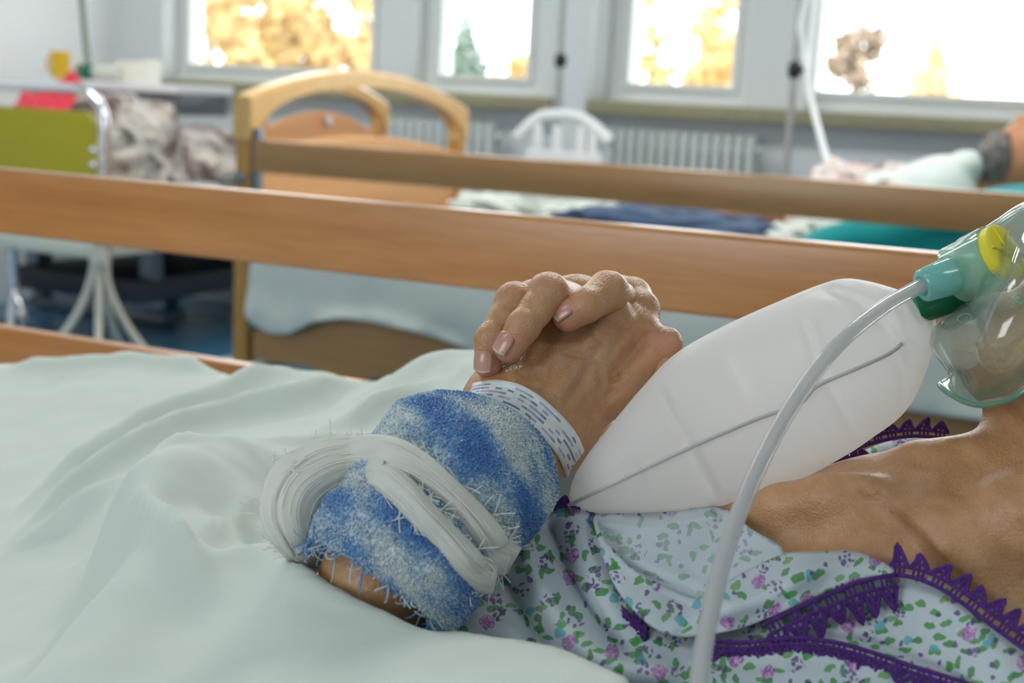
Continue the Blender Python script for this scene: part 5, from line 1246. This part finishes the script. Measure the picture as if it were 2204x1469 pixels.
# port, valve, connector, bag neck
pa, pb = PD(2146, 548, .613), PD(2060, 590, .629); pax = norm(pb-pa); Lp = np.linalg.norm(pb-pa)
lathe('port', [(.0136, 0), (.0146, .0005), (.0146, Lp*.55), (.0140, Lp*.58), (.0140, Lp), (.0126, Lp+.0005), (.0126, .001)], pa, M['port'], msk, pax, 40)
vd = lathe('valve_disc', [(.0030, -.0040), (.0118, -.0040), (.0132, -.0030), (.0132, .0016), (.0030, .0020)], pa-pax*.0010, M['valve'], msk, pax, 36)
for k in range(6):
    a = k*math.pi/3; u = norm(np.cross(pax, TOW)); w = np.cross(pax, u); dd = u*math.cos(a)+w*math.sin(a)
    tube('valve_spoke', [pa-pax*.0056+dd*.002, pa-pax*.0056+dd*.0115], .0007, M['valve'], vd, 6)
ca, cb = PD(2072, 584, .622), PD(1984, 616, .618); cax = norm(cb-ca); Lc = np.linalg.norm(cb-ca)
lathe('tube_connector', [(.0078, 0), (.0086, .0006), (.0089, Lc*.2), (.0086, Lc*.5), (.0076, Lc*.97), (.0070, Lc), (.0048, Lc), (.0046, Lc*.3)], ca, M['cuff'], msk, cax, 36)
na, nb = PD(2072, 612, .642), PD(1980, 650, .642); nax = norm(nb-na); Ln = np.linalg.norm(nb-na)
lathe('bag_neck', [(.0105, 0), (.0112, .001), (.0108, Ln*.5), (.0100, Ln), (.0090, Ln+.004)], na, M['greenneck'], msk, nax, 36)
def ringmark(name, c, n, r, t):
    u = norm(np.cross(n, CUP)); w = np.cross(n, u); a = np.linspace(0, 2*math.pi, 33)
    tube(name, np.array(c)+np.outer(np.cos(a), u)*r+np.outer(np.sin(a), w)*r*.8, t, M['mask_rim'], sh, 6, False)
nv_ = norm(-.45*CRT+.55*CUP+.6*TOW)
def on_shell(px, py):
    q = K.reshape(-1, 3); v = q-CAM; z = v @ CFW; x = IW/2+FPX*(v @ CRT)/z; y = IH/2-FPX*(v @ CUP)/z; c = np.argsort((x-px)**2+(y-py)**2)[:40]; return PD(px, py, z[c[np.argmin(z[c])]]-.0014)
for r in (.0030,): ringmark('vent_ring', on_shell(2076, 684), nv_, r, .0003)
ringmark('vent_ring', on_shell(2193, 645), TOW, .0022, .0004)
# tubing
TP = catmull(np.array([PD(2040, 590, .621), PD(1985, 614, .617), PD(1900, 662, .600), (PD(1805, 740, .582)), PD(1722, 845, .566), PD(1655, 960, .548), PD(1602, 1075, .528), PD(1562, 1185, .508), PD(1532, 1300, .488), PD(1513, 1400, .472), PD(1500, 1500, .46), PD(1490, 1600, .45)]), 12)
tb = tube('oxygen_tube', TP, .00345, M['tube'], msk, 20, False)
tube('tube_bore', TP, .0019, M['tube'], tb, 14, False)
# reservoir bag: flat film outline blown up
BO = [(1226, 1082), (1232, 1035), (1262, 982), (1310, 920), (1378, 838), (1452, 762), (1560, 700), (1690, 642), (1765, 612), (1815, 599), (1870, 605), (1930, 622), (1975, 640), (2004, 664), (2015, 700), (2008, 752), (1990, 808), (1965, 862), (1932, 902), (1880, 940), (1820, 980), (1700, 1044), (1600, 1076), (1500, 1098), (1400, 1108), (1320, 1108), (1275, 1103), (1240, 1093)]
bo = resample(catmull(np.array(BO, float), 6, True), 9, True); q, F = cdt_fill(bo, 10)
gs = 6.0; x0, y0 = bo.min(0)-20; nx, ny = (np.ceil((bo.max(0)+20-[x0, y0])/gs)).astype(int)
gx, gy = np.meshgrid(x0+np.arange(nx)*gs, y0+np.arange(ny)*gs, indexing='ij'); ins = in_poly(np.stack([gx.ravel(), gy.ravel()], 1), bo).reshape(nx, ny)
ph = np.zeros((nx, ny))
for _ in range(2600):
    ph[1:-1, 1:-1] = .25*(ph[2:, 1:-1]+ph[:-2, 1:-1]+ph[1:-1, 2:]+ph[1:-1, :-2])+1.0; ph[~ins] = 0
ph /= ph.max()
def bil(p):
    u = (p-[x0, y0])/gs; i = np.clip(u.astype(int), 0, [nx-2, ny-2]); f = u-i; i, j = i[:, 0], i[:, 1]
    return ph[i, j]*(1-f[:, 0])*(1-f[:, 1])+ph[i+1, j]*f[:, 0]*(1-f[:, 1])+ph[i, j+1]*(1-f[:, 0])*f[:, 1]+ph[i+1, j+1]*f[:, 0]*f[:, 1]
h = np.sqrt(np.maximum(bil(q), 0)); edge = poly_dist(q, np.vstack([bo, bo[:1]])); h *= np.clip(edge/6, 0, 1)**.5
Dm = np.interp(q[:, 0], [1225, 1500, 2015], [.632, .640, .648])
SEAM = catmull(np.array([(1222, 1088), (1330, 1035), (1480, 965), (1620, 905), (1720, 868), (1760, 830), (1850, 790), (1915, 760), (1942, 738)], float), 6)
def bag_h(p, hh):
    v = hh*.034
    for L, a, w in ((SEAM, .0010, 6), ([(1420, 835), (1450, 905), (1488, 965), (1540, 1062)], .0016, 9), ([(1428, 880), (1470, 950)], -.0012, 8), ([(1735, 700), (1765, 790), (1800, 860), (1840, 930)], -.0013, 9), ([(1745, 690), (1772, 780)], .0012, 7),
                    ([(1770, 622), (1840, 640), (1900, 690), (1935, 745), (1948, 820), (1940, 900)], -.0030, 14), ([(1790, 610), (1870, 650), (1925, 710), (1955, 770)], .0020, 12), ([(1890, 620), (1930, 680), (1945, 735)], .0016, 10), ([(1930, 630), (1970, 690), (1975, 730), (1940, 745)], .0014, 8),
                    ([(1245, 1040), (1262, 1105)], .0008, 6), ([(1560, 780), (1600, 850)], -.0008, 16), ([(1640, 1000), (1700, 1040)], -.0007, 10), ([(1380, 1000), (1400, 1040)], -.0006, 10), ([(1250, 1060), (1300, 1100)], .0006, 6)):
        L = catmull(np.array(L, float), 5) if len(L) < 12 else L; d = poly_dist(p, L); v = v+1.7*a*np.exp(-(d/w)**2)*np.clip(hh*2, 0, 1)
    return v+vnoise(p/160, 1, 2)*.0018*hh
hf = bag_h(q, h); n0 = len(q)
Vf = np.array([PD(a, b, d) for (a, b), d in zip(q, Dm-hf)]); Vb = np.array([PD(a, b, d) for (a, b), d in zip(q, Dm+h*.026)])
onb = edge < 1e-3
idx = np.where(onb, np.arange(n0), np.arange(n0)+n0); Vall = np.vstack([Vf, Vb]); Vall[:n0][onb] = (Vf[onb]+Vb[onb])/2
bagF = [tuple(f) for f in F]+[tuple(int(idx[i]) for i in f[::-1]) for f in F]
bag = mesh_obj('reservoir_bag', Vall, bagF, M['bag'], msk)
# welded side seam: a narrow double film standing on the bag
sp_ = SEAM; hh = np.sqrt(np.maximum(bil(sp_), 0)); dd = np.interp(sp_[:, 0], [1225, 1500, 2015], [.632, .640, .648])-bag_h(sp_, hh)
Pm = np.array([PD(a, b, d-.0004) for (a, b), d in zip(sp_, dd)]); wob = vnoise(Pm*50, 1, 2)
T2, N2, B2 = frames(Pm); up = norm(np.cross(norm(Pm-CAM), T2)); G = np.stack([Pm-up*.0009, Pm+TOW*(.0011+.0006*wob)[:, None], Pm+up*.0009], 1)
mesh_obj('bag_seam', *grid_vf(G), M['seam'], bag)
